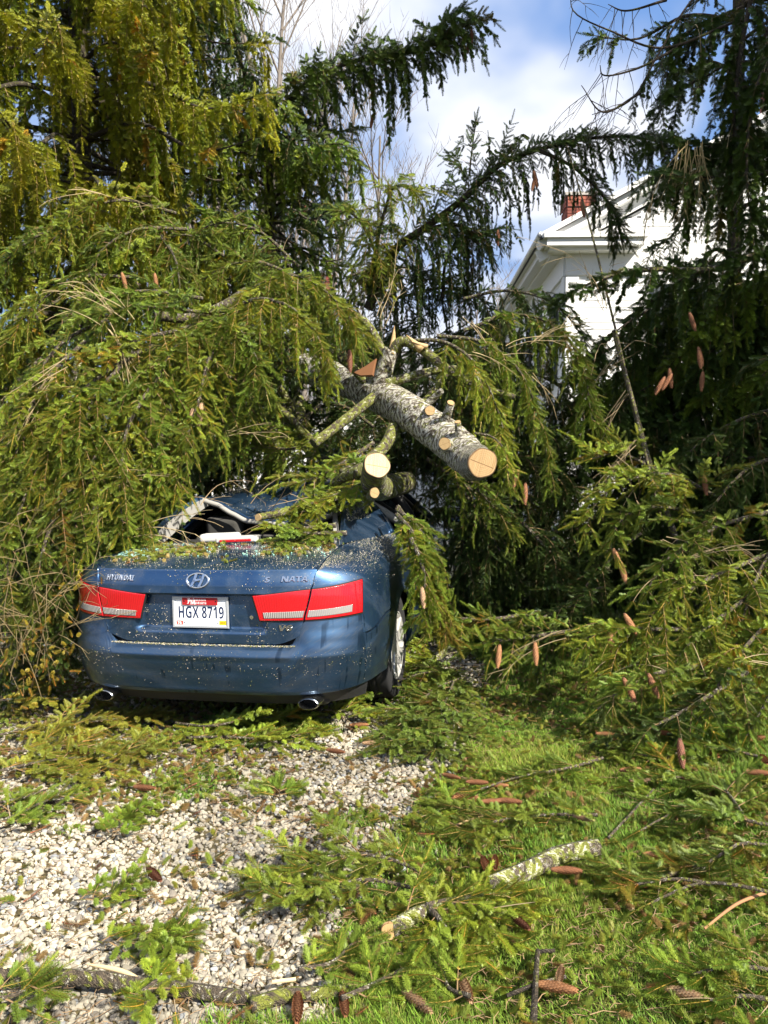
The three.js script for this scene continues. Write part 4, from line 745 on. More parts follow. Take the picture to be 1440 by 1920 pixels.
spruce('broad spruce at the right edge whose lower limbs sweep down to the grass', 4.9, -6.5, 15, { seed: 45, low: 0.6, reach: 3.0, r: 0.2, tints: [SHADED_GREEN, GREEN, BLUEISH], hang: 1.1, len: 0.6, ang: 0.75, per: 6, gap: 0.33, dens: 1.0,
  keep: (a, y) => !(Math.cos(a) < 0.2 && y > 4.4) || Math.sin(a * 7 + y * 3) > 0.8,
  extra: (acc, root, r) => {
    const f = (pts, o) => bough(acc, P3(pts), { step: 0.042, shoot: 0.105, ds: 0.05, bark: barkDark, tint: SHADED_GREEN, ...o });
    f([[1440, 470, 6.2], [1330, 505, 6.2], [1220, 505, 6.1], [1130, 522, 6.0], [1050, 558, 6.0]], { seed: 51, len: 0.40, hang: 1.1, wood: 0.034, bark: barkBrown, from: 0.0, ds: 0.07 });
    f([[1480, 250, 6.6], [1380, 270, 6.6], [1290, 268, 6.5], [1210, 262, 6.4]], { seed: 52, len: 0.5, hang: 1.25, wood: 0.02 });
    f([[1420, -60, 6.2], [1385, 120, 6.2], [1370, 300, 6.2], [1350, 420, 6.2]], { seed: 53, len: 0.42, hang: 1.2, wood: 0.022, round: 1.0 });
    f([[1480, 60, 6], [1420, 160, 6], [1400, 330, 6], [1420, 470, 6]], { seed: 54, len: 0.42, hang: 1.2, wood: 0.02, round: 1.0 });
    for (let row = 0; row < 7; row++) for (let x = 1130; x < 1480; x += 58) {
      const y = 560 + row * 78 + (r() - 0.5) * 40, d = 6.5 + r() * 0.9; if (x < 1190 && y < 640) continue;
      f([[x + 90, y - 50 - 20 * r(), d + 0.2], [x + 20, y - 20, d], [x - 55, y + 25 + 40 * r(), d - 0.2]], { seed: 400 + row * 20 + Math.floor(x / 58), len: 0.5, hang: 1.25, shoot: 0.115, tint: r() < 0.3 ? GREEN : SHADED_GREEN, wood: 0.008, ds: 0.05 });
    }
    for (let k = 0; k < 3; k++) { const x = 1300 + r() * 180, y = 20 + r() * 430; f([[x + 80, y - 40, 6.6], [x + 10, y - 10, 6.5], [x - 60, y + 30, 6.4]], { seed: 600 + k, len: 0.55, hang: 1.3, shoot: 0.115, wood: 0.010, bare: 0.15 }); }
    straggle(acc, at(1290, 270, 6.3), V(-0.7, -0.6, 0), 0.7, 5, [0.36, 0.27, 0.13], 0.006);
    for (let k = 0; k < 16; k++) straggle(acc, at(1270 + r() * 60, 262 + r() * 20, 6.2), V(-0.4 + 0.5 * r(), -1, 0.3 * r()), 0.35 + 0.3 * r(), 60 + k, [0.34, 0.26, 0.12], 0.004);
    for (const [x, y, d] of [[1255, 690, 5.9], [1247, 706, 5.9], [1309, 650, 6.0], [1318, 696, 6], [1292, 585, 6]]) hangCone(root, at(x, y, d), V(-0.6 + r(), -1, 0), 1.1, 1);
  } });

spruce('tall high-crowned spruce out of view at the right, placed to shade the fallen boughs, with one bare-twigged limb in the sky', 5.7, -3.4, 15, { seed: 65, low: 4.3, reach: 2.7, r: 0.22, tints: [SHADED_GREEN, GREEN], hang: 1.0, len: 0.6, per: 6, gap: 0.36, fine: 4,  // trunk and crown out of view, placed to shade the boughs beside the car
  extra: (acc, root, r) => {
    const f = (pts, o) => bough(acc, P3(pts), { step: 0.042, shoot: 0.105, ds: 0.05, bark: barkDark, tint: SHADED_GREEN, ...o });
    acc.wood.push([tube([V(5.7, 6.6, -3.4), V(4.6, 6.9, -4.4), at(1480, -120, 6.2), at(1330, -30, 6.3)], (t) => lerp(0.05, 0.014, t), 24, 7, 0.1, 2), barkDark, 0.05]);
    acc.wood.push([tube([at(1480, -120, 6.2), at(1440, 60, 6.3), at(1330, 140, 6.4)], (t) => lerp(0.02, 0.009, t), 16, 6, 0.1, 3), barkDark, 0.02]);
    acc.wood.push([tube([at(1440, 60, 6.3), at(1420, 40, 6.3), at(1380, 40, 6.3)], (t) => 0.012, 8, 6, 0.1, 4), barkDark, 0.012]);
    f([[1330, 140, 6.4], [1290, 160, 6.4], [1262, 178, 6.4]], { seed: 55, len: 0.26, hang: 0.35, wood: 0.010 });
    for (const [a, s] of [[[[1330, -30, 6.3], [1290, 10, 6.3], [1230, 110, 6.3], [1180, 190, 6.3], [1110, 215, 6.3]], 1], [[[1380, 40, 6.3], [1240, 90, 6.3], [1150, 60, 6.3], [1075, 20, 6.3], [1070, -20, 6.3]], 2], [[[1270, 90, 6.3], [1190, 130, 6.3], [1130, 140, 6.3], [1125, 122, 6.3]], 3], [[[1250, 0, 6.3], [1170, 20, 6.3], [1140, 8, 6.3]], 4], [[[1200, 175, 6.3], [1130, 210, 6.3], [1090, 160, 6.3]], 5]]) {
      acc.wood.push([tube(P3(a), (t) => lerp(0.012, 0.003, t), 24, 5, 0.1, s), barkDark, 0.012]);
      const c = curve(P3(a)); for (let k = 0; k < 9; k++) straggle(acc, c.getPoint(0.1 + k * 0.095), V((r() - 0.6) * 0.8, -1 + r(), (r() - 0.5) * 0.5), 0.2 + 0.3 * r(), s * 31 + k, [0.05, 0.042, 0.036], 0.004);
    }
  } });

// ------------------------------------------------------------------ the fallen spruce on the car
{
  const root = thing('fallen_spruce', 'uprooted spruce lying across the car roof with its sawn trunk end towards the right', 'fallen tree', [0, 0, 0]), acc = newAcc(), r = rng(91);
  const n1 = V(0.30, -0.02, 0.95).normalize(), e0 = at(904, 868, 4.85);
  const tp = [e0, e0.clone().addScaledVector(n1, -0.05), e0.clone().addScaledVector(n1, -0.11), ...P3([[846, 830, 5.2], [770, 775, 5.6], [712, 742, 5.95], [640, 712, 6.5], [540, 680, 7.4], [380, 640, 9]])];
  const trunk = part('trunk', tube(tp, (t) => lerp(0.094, 0.128, smooth(t, 0.03, 0.4)), 70, 22, 0.10, 7, true), barkTrunk, root, 'pale resin-streaked trunk');
  const disc = (p, n, rad, m, parent, label) => { const d = part('sawn_face', sawnFace(rad, Math.floor(rad * 1e5)), m, parent, label); d.position.copy(p); d.quaternion.setFromUnitVectors(UPV, n.clone().normalize()); return d; };
  disc(tp[0].clone().addScaledVector(n1, 0.004), n1, 0.0935, sawn, trunk, 'sawn end with a dark saw kerf');
  // stubs of sawn and torn limbs along the trunk
  const stub = (a, b, rad, m = palewood, bk = barkTrunk) => { const A = at(...a), B = at(...b), s = part('limb_stub', tube([A, B], (t) => lerp(rad * 1.35, rad, t), 5, 12, 0.15, a[0]), bk, root); disc(B, B.clone().sub(A), rad * 0.98, m, s); };
  stub([830, 800, 5.25], [845, 756, 5.12], 0.026); stub([800, 775, 5.4], [806, 770, 5.28], 0.034); stub([848, 842, 5.1], [834, 832, 4.96], 0.040); stub([862, 828, 5.05], [858, 792, 4.98], 0.02);
  // limbs of the whorl
  const limb = (pts, r0, r1, m, s) => part('branch', tube(P3(pts), (t) => lerp(r0, r1, t), 20, 9, 0.12, s), m, root);
  limb([[712, 725, 5.9], [722, 690, 5.85], [735, 655, 5.8]], 0.075, 0.06, barkTrunk, 1);
  limb([[722, 668, 5.85], [690, 610, 5.9], [655, 585, 6.0]], 0.036, 0.026, barkMoss, 2);
  limb([[735, 660, 5.8], [755, 640, 5.75], [790, 655, 5.7], [840, 692, 5.6], [890, 722, 5.6], [965, 745, 5.5]], 0.046, 0.022, barkMoss, 3);
  limb([[715, 722, 5.85], [770, 706, 5.8], [825, 693, 5.8], [860, 690, 5.8]], 0.042, 0.02, barkLichen, 4);
  limb([[790, 760, 5.6], [818, 728, 5.7], [838, 700, 5.8], [860, 690, 5.9]], 0.03, 0.015, barkMoss, 5);
  limb([[795, 762, 5.5], [815, 745, 5.45], [828, 732, 5.4]], 0.028, 0.02, barkTrunk, 6);
  limb([[700, 745, 5.8], [650, 785, 5.6], [588, 832, 5.4]], 0.040, 0.034, barkMoss, 7);
  limb([[738, 800, 5.6], [720, 838, 5.4], [680, 868, 5.25], [640, 890, 5.2]], 0.046, 0.034, barkMoss, 8);
  limb([[690, 720, 5.95], [650, 680, 6.0], [590, 650, 6.1], [470, 615, 6.2]], 0.035, 0.03, barkMoss, 9);
  limb([[545, 760, 6.3], [500, 690, 6.2], [450, 640, 6.0]], 0.034, 0.02, barkMoss, 10);
  limb([[545, 765, 6.3], [532, 800, 6.1], [515, 842, 5.9]], 0.032, 0.026, barkMoss, 11);
  limb([[585, 828, 5.9], [530, 770, 6.1], [470, 725, 6.0], [420, 700, 5.8]], 0.034, 0.02, barkMoss, 12);
  limb([[560, 750, 6.6], [565, 790, 6.3], [575, 820, 6.1]], 0.05, 0.03, barkMoss, 13);
  limb([[290, 592, 5.5], [360, 596, 5.6], [420, 572, 5.7], [462, 545, 5.8]], 0.036, 0.030, barkBrown, 14);
  limb([[150, 668, 5.2], [138, 705, 5.2], [128, 745, 5.25]], 0.024, 0.02, barkLichen, 15);
  // splinters and a torn flake of bark
  const splinter = (a, b, rad, m) => part('splinter', tube([at(...a), at(...b)], (t) => rad * (1 - t) + 0.002, 5, 5, 0.3, a[0]), m, root);
  splinter([734, 665, 5.78], [740, 610, 5.78], 0.034, palewood); splinter([790, 655, 5.65], [762, 628, 5.6], 0.032, palewood); splinter([800, 650, 5.65], [772, 640, 5.6], 0.022, std(0.5, 0.34, 0.18, 0.9)); splinter([900, 700, 5.6], [872, 752, 5.6], 0.02, std(0.5, 0.47, 0.4, 0.9));
  { const s = new THREE.Shape(); s.moveTo(0, 0); s.lineTo(0.10, 0.03); s.lineTo(0.19, 0.075); s.lineTo(0.17, 0.02); s.lineTo(0.15, -0.05); s.lineTo(0.05, -0.035); s.closePath(); const g = new THREE.ExtrudeGeometry(s, { depth: 0.02, bevelEnabled: true, bevelSize: 0.006, bevelThickness: 0.006, bevelSegments: 1 }); const f = part('torn_bark', g, std(0.20, 0.085, 0.032, 0.9), root, 'orange-brown flake of torn bark'); f.scale.setScalar(0.85); f.position.copy(at(666, 700, 5.45)); f.rotation.set(-0.2, -0.3, 0.1); }

  // boughs of the crown: sunlit drapes over the left of the car
  let seed = 200; const B = (pts, o = {}) => bough(acc, P3(pts), { seed: seed++, ds: 0.042, step: 0.034, shoot: 0.095, len: 0.31, hang: 0.5, mess: 0.75, round: 0.9, tint: GREEN, ...o });
  const arch = { hang: 1.05, len: 0.40, tint: BRIGHT_GREEN, round: 0.5, mess: 0.4 };
  B([[450, 560, 5.8], [520, 518, 5.6], [580, 525, 5.5], [640, 575, 5.45], [678, 625, 5.4]], { ...arch, len: 0.34 });
  B([[460, 555, 6.0], [540, 530, 5.9], [610, 560, 5.8], [650, 600, 5.8], [672, 650, 5.8]], { ...arch, tint: GREEN });
  B([[440, 575, 5.7], [490, 560, 5.45], [550, 580, 5.3], [600, 640, 5.2], [620, 700, 5.2]], arch);
  B([[420, 600, 5.6], [450, 620, 5.3], [480, 670, 5.15], [500, 740, 5.1]], { ...arch, tint: GREEN });
  
  for (const [p, o] of [
    [[[470, 575, 5.8], [380, 585, 5.5], [300, 575, 5.3], [230, 580, 5.2], [170, 590, 5.2]], { hang: 1.0, len: 0.40 }],
    [[[420, 590, 5.7], [330, 620, 5.3], [250, 640, 5.1], [190, 700, 5.0], [160, 800, 4.95]], { len: 0.40, tint: BRIGHT_GREEN }],
    [[[400, 600, 5.6], [330, 650, 5.2], [290, 720, 5.0], [270, 830, 4.9]], { len: 0.40 }],
    [[[430, 610, 5.6], [390, 680, 5.2], [370, 760, 5.0], [340, 850, 4.9], [325, 925, 4.85]], { len: 0.36, tint: BRIGHT_GREEN, hang: 0.6 }],
    [[[440, 640, 5.7], [430, 720, 5.4], [415, 780, 5.3], [395, 830, 5.3]], { len: 0.36 }],
    [[[300, 640, 5.3], [210, 690, 5.0], [130, 760, 4.85], [85, 860, 4.8], [60, 980, 4.8]], { len: 0.40, tint: BRIGHT_GREEN }],
    [[[250, 660, 5.1], [170, 760, 4.85], [150, 880, 4.75], [140, 1010, 4.7]], { len: 0.38 }],
    [[[300, 700, 5.1], [240, 800, 4.8], [225, 900, 4.7], [230, 1000, 4.65]], { len: 0.36, tint: BRIGHT_GREEN }],
    [[[320, 760, 5.1], [290, 860, 4.85], [270, 930, 4.8], [240, 1010, 4.75]], { len: 0.34 }],
    [[[200, 600, 5.4], [120, 640, 5.2], [60, 720, 5.1], [30, 830, 5.0]], { len: 0.42 }],
    [[[160, 640, 5.2], [80, 720, 5.0], [30, 850, 4.9], [0, 960, 4.9]], { len: 0.42, tint: BRIGHT_GREEN }],
    [[[120, 800, 5.0], [60, 900, 4.8], [20, 1020, 4.7], [10, 1150, 4.65]], { len: 0.40 }],
    [[[140, 900, 4.8], [90, 1000, 4.7], [70, 1100, 4.6], [60, 1200, 4.6]], { len: 0.38, tint: [0.09, 0.13, 0.018] }],
    [[[180, 950, 4.8], [140, 1050, 4.7], [120, 1150, 4.65], [115, 1240, 4.6]], { len: 0.30, tint: SHADED_GREEN }],
    [[[380, 560, 6.2], [280, 545, 6.0], [190, 560, 5.9], [110, 600, 5.8]], { len: 0.45 }],
    [[[380, 850, 5.6], [320, 920, 5.4], [250, 970, 5.3], [190, 1040, 5.2]], { len: 0.35, tint: SHADED_GREEN }],
    [[[200, 820, 5.4], [150, 920, 5.3], [120, 1050, 5.2], [130, 1180, 5.1]], { len: 0.45, tint: SHADED_GREEN }],
    [[[60, 850, 5.3], [40, 1000, 5.2], [30, 1150, 5.0], [50, 1280, 4.9]], { len: 0.45, tint: SHADED_GREEN }],
    [[[300, 860, 5.6], [250, 950, 5.5], [180, 1060, 5.4], [160, 1180, 5.3]], { len: 0.45, tint: SHADED_GREEN }],
  ]) B(p, o);
  // boughs behind and over the roof
  for (const [p, o] of [
    [[[600, 760, 6.2], [500, 830, 5.9], [430, 835, 5.8], [375, 850, 5.7]], { len: 0.28 }],
    [[[640, 800, 6.0], [560, 840, 5.8], [490, 840, 5.8], [430, 845, 5.8]], { len: 0.34, tint: BRIGHT_GREEN }],
    [[[700, 830, 5.6], [640, 870, 5.4], [600, 890, 5.3], [560, 905, 5.2]], { len: 0.28, hang: 0.35, tint: BRIGHT_GREEN }],
    [[[720, 860, 5.5], [660, 900, 5.3], [610, 925, 5.15], [570, 950, 5.05]], { len: 0.26, hang: 0.3 }],
    [[[560, 820, 6.2], [470, 790, 6.0], [400, 760, 5.7]], { len: 0.4 }],
    [[[620, 720, 6.4], [560, 700, 6.3], [480, 690, 6.1], [430, 720, 5.9]], { len: 0.42, tint: SHADED_GREEN }],
    [[[560, 650, 6.8], [500, 620, 6.7], [440, 660, 6.5]], { len: 0.42, tint: SHADED_GREEN }],
    [[[620, 860, 6.6], [520, 850, 6.5], [420, 830, 6.4]], { len: 0.5, tint: SHADED_GREEN }],
    [[[600, 780, 7.0], [500, 760, 7.0], [400, 800, 6.8]], { len: 0.55, tint: SHADED_GREEN }],
    [[[700, 800, 6.6], [640, 760, 6.8], [560, 770, 7]], { len: 0.5, tint: SHADED_GREEN }],
  ]) B(p, o);
  // to the right of the trunk: drapes over the far side, and the shaded mass under them, darkened in its tint
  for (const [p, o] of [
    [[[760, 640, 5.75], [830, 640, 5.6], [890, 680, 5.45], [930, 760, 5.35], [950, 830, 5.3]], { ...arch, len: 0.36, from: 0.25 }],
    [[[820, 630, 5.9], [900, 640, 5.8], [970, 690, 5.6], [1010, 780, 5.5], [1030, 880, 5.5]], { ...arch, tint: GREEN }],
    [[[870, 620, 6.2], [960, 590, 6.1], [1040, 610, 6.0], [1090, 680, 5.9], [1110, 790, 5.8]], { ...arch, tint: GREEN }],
    [[[870, 560, 6.8], [950, 545, 6.7], [1040, 570, 6.5], [1100, 640, 6.4]], { len: 0.5, hang: 1.1, tint: SHADED_GREEN }],
    [[[890, 812, 5.2], [925, 820, 5.15], [948, 850, 5.1], [955, 910, 5.1]], { len: 0.13, hang: 0.9, tint: BRIGHT_GREEN, wood: 0.008 }],
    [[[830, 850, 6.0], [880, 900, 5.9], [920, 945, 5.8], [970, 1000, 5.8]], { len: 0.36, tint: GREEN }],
    [[[850, 900, 6.0], [890, 950, 6.0], [930, 1020, 6.0], [970, 1090, 6.0]], { len: 0.45, tint: SHADED_GREEN }],
    [[[800, 860, 6.2], [900, 930, 6.2], [1000, 1000, 6.2], [1080, 1080, 6.1]], { len: 0.5, tint: SHADED_GREEN }],
    [[[850, 830, 6.6], [950, 850, 6.5], [1050, 900, 6.4], [1130, 960, 6.2]], { len: 0.55, tint: SHADED_GREEN }],
    [[[870, 940, 6.3], [870, 1030, 6.2], [910, 1110, 6.1], [960, 1170, 6.0]], { len: 0.5, tint: SHADED_GREEN }],
    [[[870, 1000, 6.8], [920, 1040, 6.6], [1000, 1060, 6.5], [1090, 1120, 6.3]], { len: 0.6, tint: SHADED_GREEN }],
    [[[900, 750, 6.8], [980, 780, 6.7], [1060, 840, 6.6]], { len: 0.6, tint: SHADED_GREEN }],
    [[[900, 700, 7.2], [1000, 700, 7.2], [1090, 760, 7.0], [1130, 840, 6.9]], { len: 0.6, tint: SHADED_GREEN }],
    [[[980, 980, 5.9], [1040, 1050, 5.7], [1060, 1130, 5.6]], { len: 0.45, tint: SHADED_GREEN }],
    [[[740, 560, 8], [830, 540, 8], [900, 560, 7.8], [960, 620, 7.6]], { len: 0.6, tint: SHADED_GREEN }],
    [[[650, 520, 8.2], [720, 500, 8.1], [790, 510, 8], [850, 560, 7.9]], { len: 0.6, tint: SHADED_GREEN }],
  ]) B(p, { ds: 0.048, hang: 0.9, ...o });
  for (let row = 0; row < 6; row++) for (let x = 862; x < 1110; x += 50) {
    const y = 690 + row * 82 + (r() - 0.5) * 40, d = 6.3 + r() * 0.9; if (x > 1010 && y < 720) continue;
    B([[x + 70, y - 50 - 20 * r(), d + 0.3], [x + 20, y - 20, d], [x - 50, y + 30 + 40 * r(), d - 0.2]], { len: 0.5, hang: 1.2, tint: SHADED_GREEN, shoot: 0.11, step: 0.042, ds: 0.045, wood: 0.007 });
  }
  for (let row = 0; row < 4; row++) for (let x = 700; x < 900; x += 45) { const y = 640 + row * 70 + (r() - 0.5) * 40, d = 7.6 + r() * 0.7; B([[x + 60, y - 40, d + 0.3], [x, y, d], [x - 50, y + 40, d - 0.2]], { len: 0.55, hang: 1.1, tint: SHADED_GREEN, shoot: 0.12, step: 0.045, ds: 0.045, wood: 0.007 }); }
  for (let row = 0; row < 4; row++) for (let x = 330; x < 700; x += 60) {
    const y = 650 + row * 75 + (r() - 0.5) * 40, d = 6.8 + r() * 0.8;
    B([[x + 60, y - 40, d + 0.3], [x, y, d], [x - 50, y + 40, d - 0.2]], { len: 0.5, hang: 1.1, tint: SHADED_GREEN, shoot: 0.11, step: 0.042, ds: 0.045, wood: 0.007 });
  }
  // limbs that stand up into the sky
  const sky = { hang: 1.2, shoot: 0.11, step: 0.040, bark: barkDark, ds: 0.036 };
  B([[690, 580, 7.6], [740, 470, 7.5], [790, 432, 7.4], [860, 380, 7.3], [940, 308, 7.2], [1050, 270, 7.1], [1150, 256, 7.0], [1230, 262, 7.0]], { ...sky, len: 0.58, tint: SHADED_GREEN, wood: 0.05, ds: 0.027, round: 0.9, from: 0.02, clump: 0.2 });
  B([[700, 560, 7.6], [740, 470, 7.5], [790, 432, 7.4], [860, 380, 7.3], [940, 308, 7.2], [1050, 270, 7.1], [1150, 256, 7.0]], { ...sky, len: 0.36, hang: 0.35, tint: SHADED_GREEN, wood: 0, ds: 0.045, round: 1.0, from: 0.02, clump: 0.25 });
  B([[1010, 282, 7.1], [1070, 310, 7.0], [1110, 345, 7.0], [1150, 395, 7.0], [1165, 450, 7.0]], { ...sky, len: 0.42, tint: SHADED_GREEN, wood: 0.018 });
  B([[790, 432, 7.4], [850, 420, 7.3], [900, 440, 7.2], [935, 430, 7.2]], { ...sky, len: 0.45, tint: SHADED_GREEN, wood: 0.018 });
  B([[700, 560, 7.5], [705, 470, 7.4], [720, 400, 7.3], [740, 350, 7.2], [790, 360, 7.1]], { ...sky, len: 0.36, tint: BRIGHT_GREEN, wood: 0.022 });
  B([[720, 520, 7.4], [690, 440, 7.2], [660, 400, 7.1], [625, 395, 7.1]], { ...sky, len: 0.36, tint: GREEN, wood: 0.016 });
  B([[830, 560, 7.6], [840, 480, 7.5], [900, 430, 7.4]], { ...sky, len: 0.5, tint: SHADED_GREEN, wood: 0.02 });
  B([[880, 330, 7.25], [885, 280, 7.2], [892, 230, 7.2]], { ...sky, len: 0.22, tint: SHADED_GREEN, wood: 0.008, bare: 0.6 });
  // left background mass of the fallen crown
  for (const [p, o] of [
    [[[330, 400, 6.8], [230, 375, 6.6], [150, 400, 6.4], [90, 460, 6.3]], { tint: BRIGHT_GREEN }], [[[350, 430, 6.8], [260, 430, 6.5], [190, 470, 6.3], [150, 560, 6.2]], {}], [[[300, 440, 6.7], [330, 490, 6.4], [340, 560, 6.3]], {}], [[[200, 430, 6.6], [100, 430, 6.4], [20, 480, 6.3], [-40, 560, 6.2]], {}], [[[250, 520, 6.4], [150, 520, 6.2], [70, 570, 6.1], [0, 660, 6.0]], { tint: BRIGHT_GREEN }], [[[120, 560, 6.4], [40, 600, 6.3], [-30, 700, 6.2]], {}], [[[420, 480, 7.4], [350, 440, 7.3], [280, 460, 7.2]], { tint: GREEN }], [[[560, 500, 7.6], [480, 430, 7.5], [400, 420, 7.4], [330, 470, 7.3]], { tint: GREEN }], [[[560, 520, 7.4], [480, 490, 7.3], [420, 500, 7.2], [360, 540, 7.1]], { tint: GREEN }], [[[100, 650, 6.6], [30, 720, 6.4], [-40, 850, 6.2]], { tint: SHADED_GREEN }], [[[60, 560, 7.2], [0, 640, 7], [-60, 800, 6.8]], { tint: SHADED_GREEN }], [[[300, 560, 6.9], [200, 600, 6.8], [120, 700, 6.6]], { tint: SHADED_GREEN }], [[[380, 620, 6.8], [330, 720, 6.6], [300, 830, 6.4]], { tint: SHADED_GREEN }], [[[200, 700, 6.4], [140, 800, 6.2], [80, 920, 6.0]], { tint: SHADED_GREEN }],
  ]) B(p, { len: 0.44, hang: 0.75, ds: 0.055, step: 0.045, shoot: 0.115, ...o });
  // bare snapped twigs poking out
  for (const [x, y, d, dx, dy, l] of [[200, 600, 5.1, -0.6, 0.7, 0.6], [210, 610, 5.1, 0.6, -0.6, 0.7], [190, 365, 6.3, -0.9, 0.1, 0.5], [240, 380, 6.3, 0.9, 0.1, 0.5], [120, 680, 4.9, -0.7, -0.4, 0.7], [90, 700, 4.9, -0.5, -0.9, 0.7], [240, 590, 5.1, -0.6, 0.6, 0.5], [60, 760, 4.9, -0.4, -0.8, 0.6], [230, 650, 5.0, 0.3, -1, 0.6], [200, 900, 4.8, 0.9, 0.3, 0.6], [250, 1000, 4.7, 0.9, 0.4, 0.8], [950, 660, 5.5, 0.8, 0.4, 0.6], [910, 640, 5.5, -0.5, 0.8, 0.4], [1000, 640, 5.8, 0.8, 0.8, 0.6], [990, 700, 5.6, 0.7, -0.7, 0.6], [880, 660, 5.5, 0.9, -0.2, 0.5], [430, 820, 5.2, 0.8, 0.3, 0.7], [715, 600, 5.9, 0.1, 1, 0.7], [160, 560, 5.9, -0.8, 0.5, 0.4]]) for (let k = 0; k < 3; k++) straggle(acc, at(x + (r() - 0.5) * 26, y + (r() - 0.5) * 26, d), V(dx + (r() - 0.5) * 0.5, dy + (r() - 0.5) * 0.5, (r() - 0.3) * 0.5), l * (0.35 + 0.4 * r()), Math.floor(r() * 1e6), [0.40, 0.31, 0.17], 0.0038);
  for (const [x, y, d, m] of [[362, 765, 5.0, 2], [378, 755, 5.0, 2], [355, 782, 5.0, 0], [228, 510, 6.2, 0], [290, 512, 6.2, 0], [152, 925, 4.75, 0], [655, 655, 5.45, 3], [1001, 320, 7.0, 1], [1004, 330, 7.0, 1], [934, 430, 7.1, 1], [1090, 375, 6.9, 1], [972, 880, 5.4, 1], [985, 905, 5.5, 1]]) hangCone(root, at(x, y, d), V((r() - 0.5) * 0.7, -1, (r() - 0.5) * 0.3), 0.95 + 0.2 * r(), m);
  settle(acc, root); countAcc(acc);
}
// ------------------------------------------------------------------ second stem on the roof, with its bright sawn face
{
  const root = thing('sawn_stem', 'mossy spruce stem on the rear roof corner with a bright white round sawn face', 'log', [0, 0, 0]), acc = newAcc(), r = rng(7);
  const mossy = bark(51, 0.7, 0.2, 3), fresh = freshwood, cream = palewood;
  const n0 = V(0.12, 0.10, 0.95).normalize(), e0 = at(707, 872, 4.72), p = [e0, e0.clone().addScaledVector(n0, -0.07), ...P3([[700, 905, 4.98], [712, 915, 5.4], [760, 905, 6.2]])];
  part('stem', tube(p, (t) => lerp(0.0765, 0.088, t), 30, 18, 0.10, 5), mossy, root);
  const face = (q, n, rad, m) => { const d = part('sawn_face', sawnFace(rad, Math.floor(rad * 1e5)), m, root); d.position.copy(q); d.quaternion.setFromUnitVectors(UPV, n.normalize()); return d; };
  face(p[0].clone().addScaledVector(n0, 0.003), n0, 0.0765, fresh);
  part('branch', tube(P3([[700, 925, 4.75], [690, 935, 5.0], [660, 950, 5.2]]), () => 0.030, 10, 10, 0.1, 3), mossy, root); face(at(702, 924, 4.735), V(0.35, 0.1, 0.9), 0.031, cream);
  part('branch', tube(P3([[680, 880, 5.0], [650, 892, 5.1], [628, 905, 5.2]]), (t) => lerp(0.045, 0.03, t), 10, 10, 0.15, 4), barkMoss, root);
  part('branch', tube(P3([[485, 970, 4.78], [560, 955, 4.95], [640, 935, 5.15]]), (t) => lerp(0.021, 0.032, t), 14, 9, 0.12, 6), barkMoss, root); face(at(484, 970, 4.77), V(-0.4, 0, 0.9), 0.021, cream);
  let seed = 900; const B = (pts, o = {}) => bough(acc, P3(pts), { seed: seed++, ds: 0.036, step: 0.028, shoot: 0.07, len: 0.22, hang: 0.35, tint: GREEN, ...o });
  B([[700, 900, 5.1], [640, 925, 5.0], [580, 945, 4.95], [530, 965, 4.9]], { tint: BRIGHT_GREEN });
  B([[650, 950, 5.05], [600, 955, 4.95], [560, 960, 4.9]], { tint: BRIGHT_GREEN, len: 0.14 });
  B([[650, 1000, 4.75], [590, 1000, 4.7], [540, 1005, 4.62], [520, 1020, 4.55]], { len: 0.15, hang: 0.25 });
  B([[630, 985, 4.8], [570, 990, 4.75], [500, 990, 4.75]], { len: 0.14, hang: 0.2, tint: BRIGHT_GREEN });
  B([[310, 1005, 4.9], [270, 1015, 4.85], [235, 1030, 4.78]], { len: 0.10, hang: 0.3 });
  // the drape that hangs down the car's right flank
  for (const [a, t] of [[[[744, 965, 4.9], [774, 1000, 4.7], [788, 1060, 4.55], [791, 1120, 4.5]], BRIGHT_GREEN], [[[744, 955, 5.0], [784, 990, 4.8], [808, 1050, 4.65], [816, 1130, 4.6]], GREEN], [[[746, 950, 5.1], [778, 1000, 4.9], [806, 1070, 4.75], [816, 1150, 4.7]], BRIGHT_GREEN], [[[771, 1010, 4.65], [792, 1060, 4.52], [796, 1120, 4.5], [786, 1165, 4.48]], GREEN], [[[786, 1060, 4.6], [811, 1120, 4.6], [831, 1170, 4.6], [846, 1200, 4.6]], [0.17, 0.18, 0.024]]]) B(a, { len: 0.17, hang: 1.3, tint: t, ds: 0.022, round: 0.9, from: 0.1, shoot: 0.06 });
  for (const [x, y, d] of [[791, 1100, 4.45]]) hangCone(root, at(x, y, d), V(0.1, -1, 0), 0.9, 2);
  for (let k = 0; k < 7; k++) { const x = 330 + r() * 300; straggle(acc, at(x, 930 + r() * 60, 4.95), V(r() * 2 - 1, (r() - 0.5) * 0.8, r() - 0.3), 0.25 + 0.3 * r(), 40 + k, [0.34, 0.25, 0.14], 0.003); }
  settle(acc, root); countAcc(acc);
}
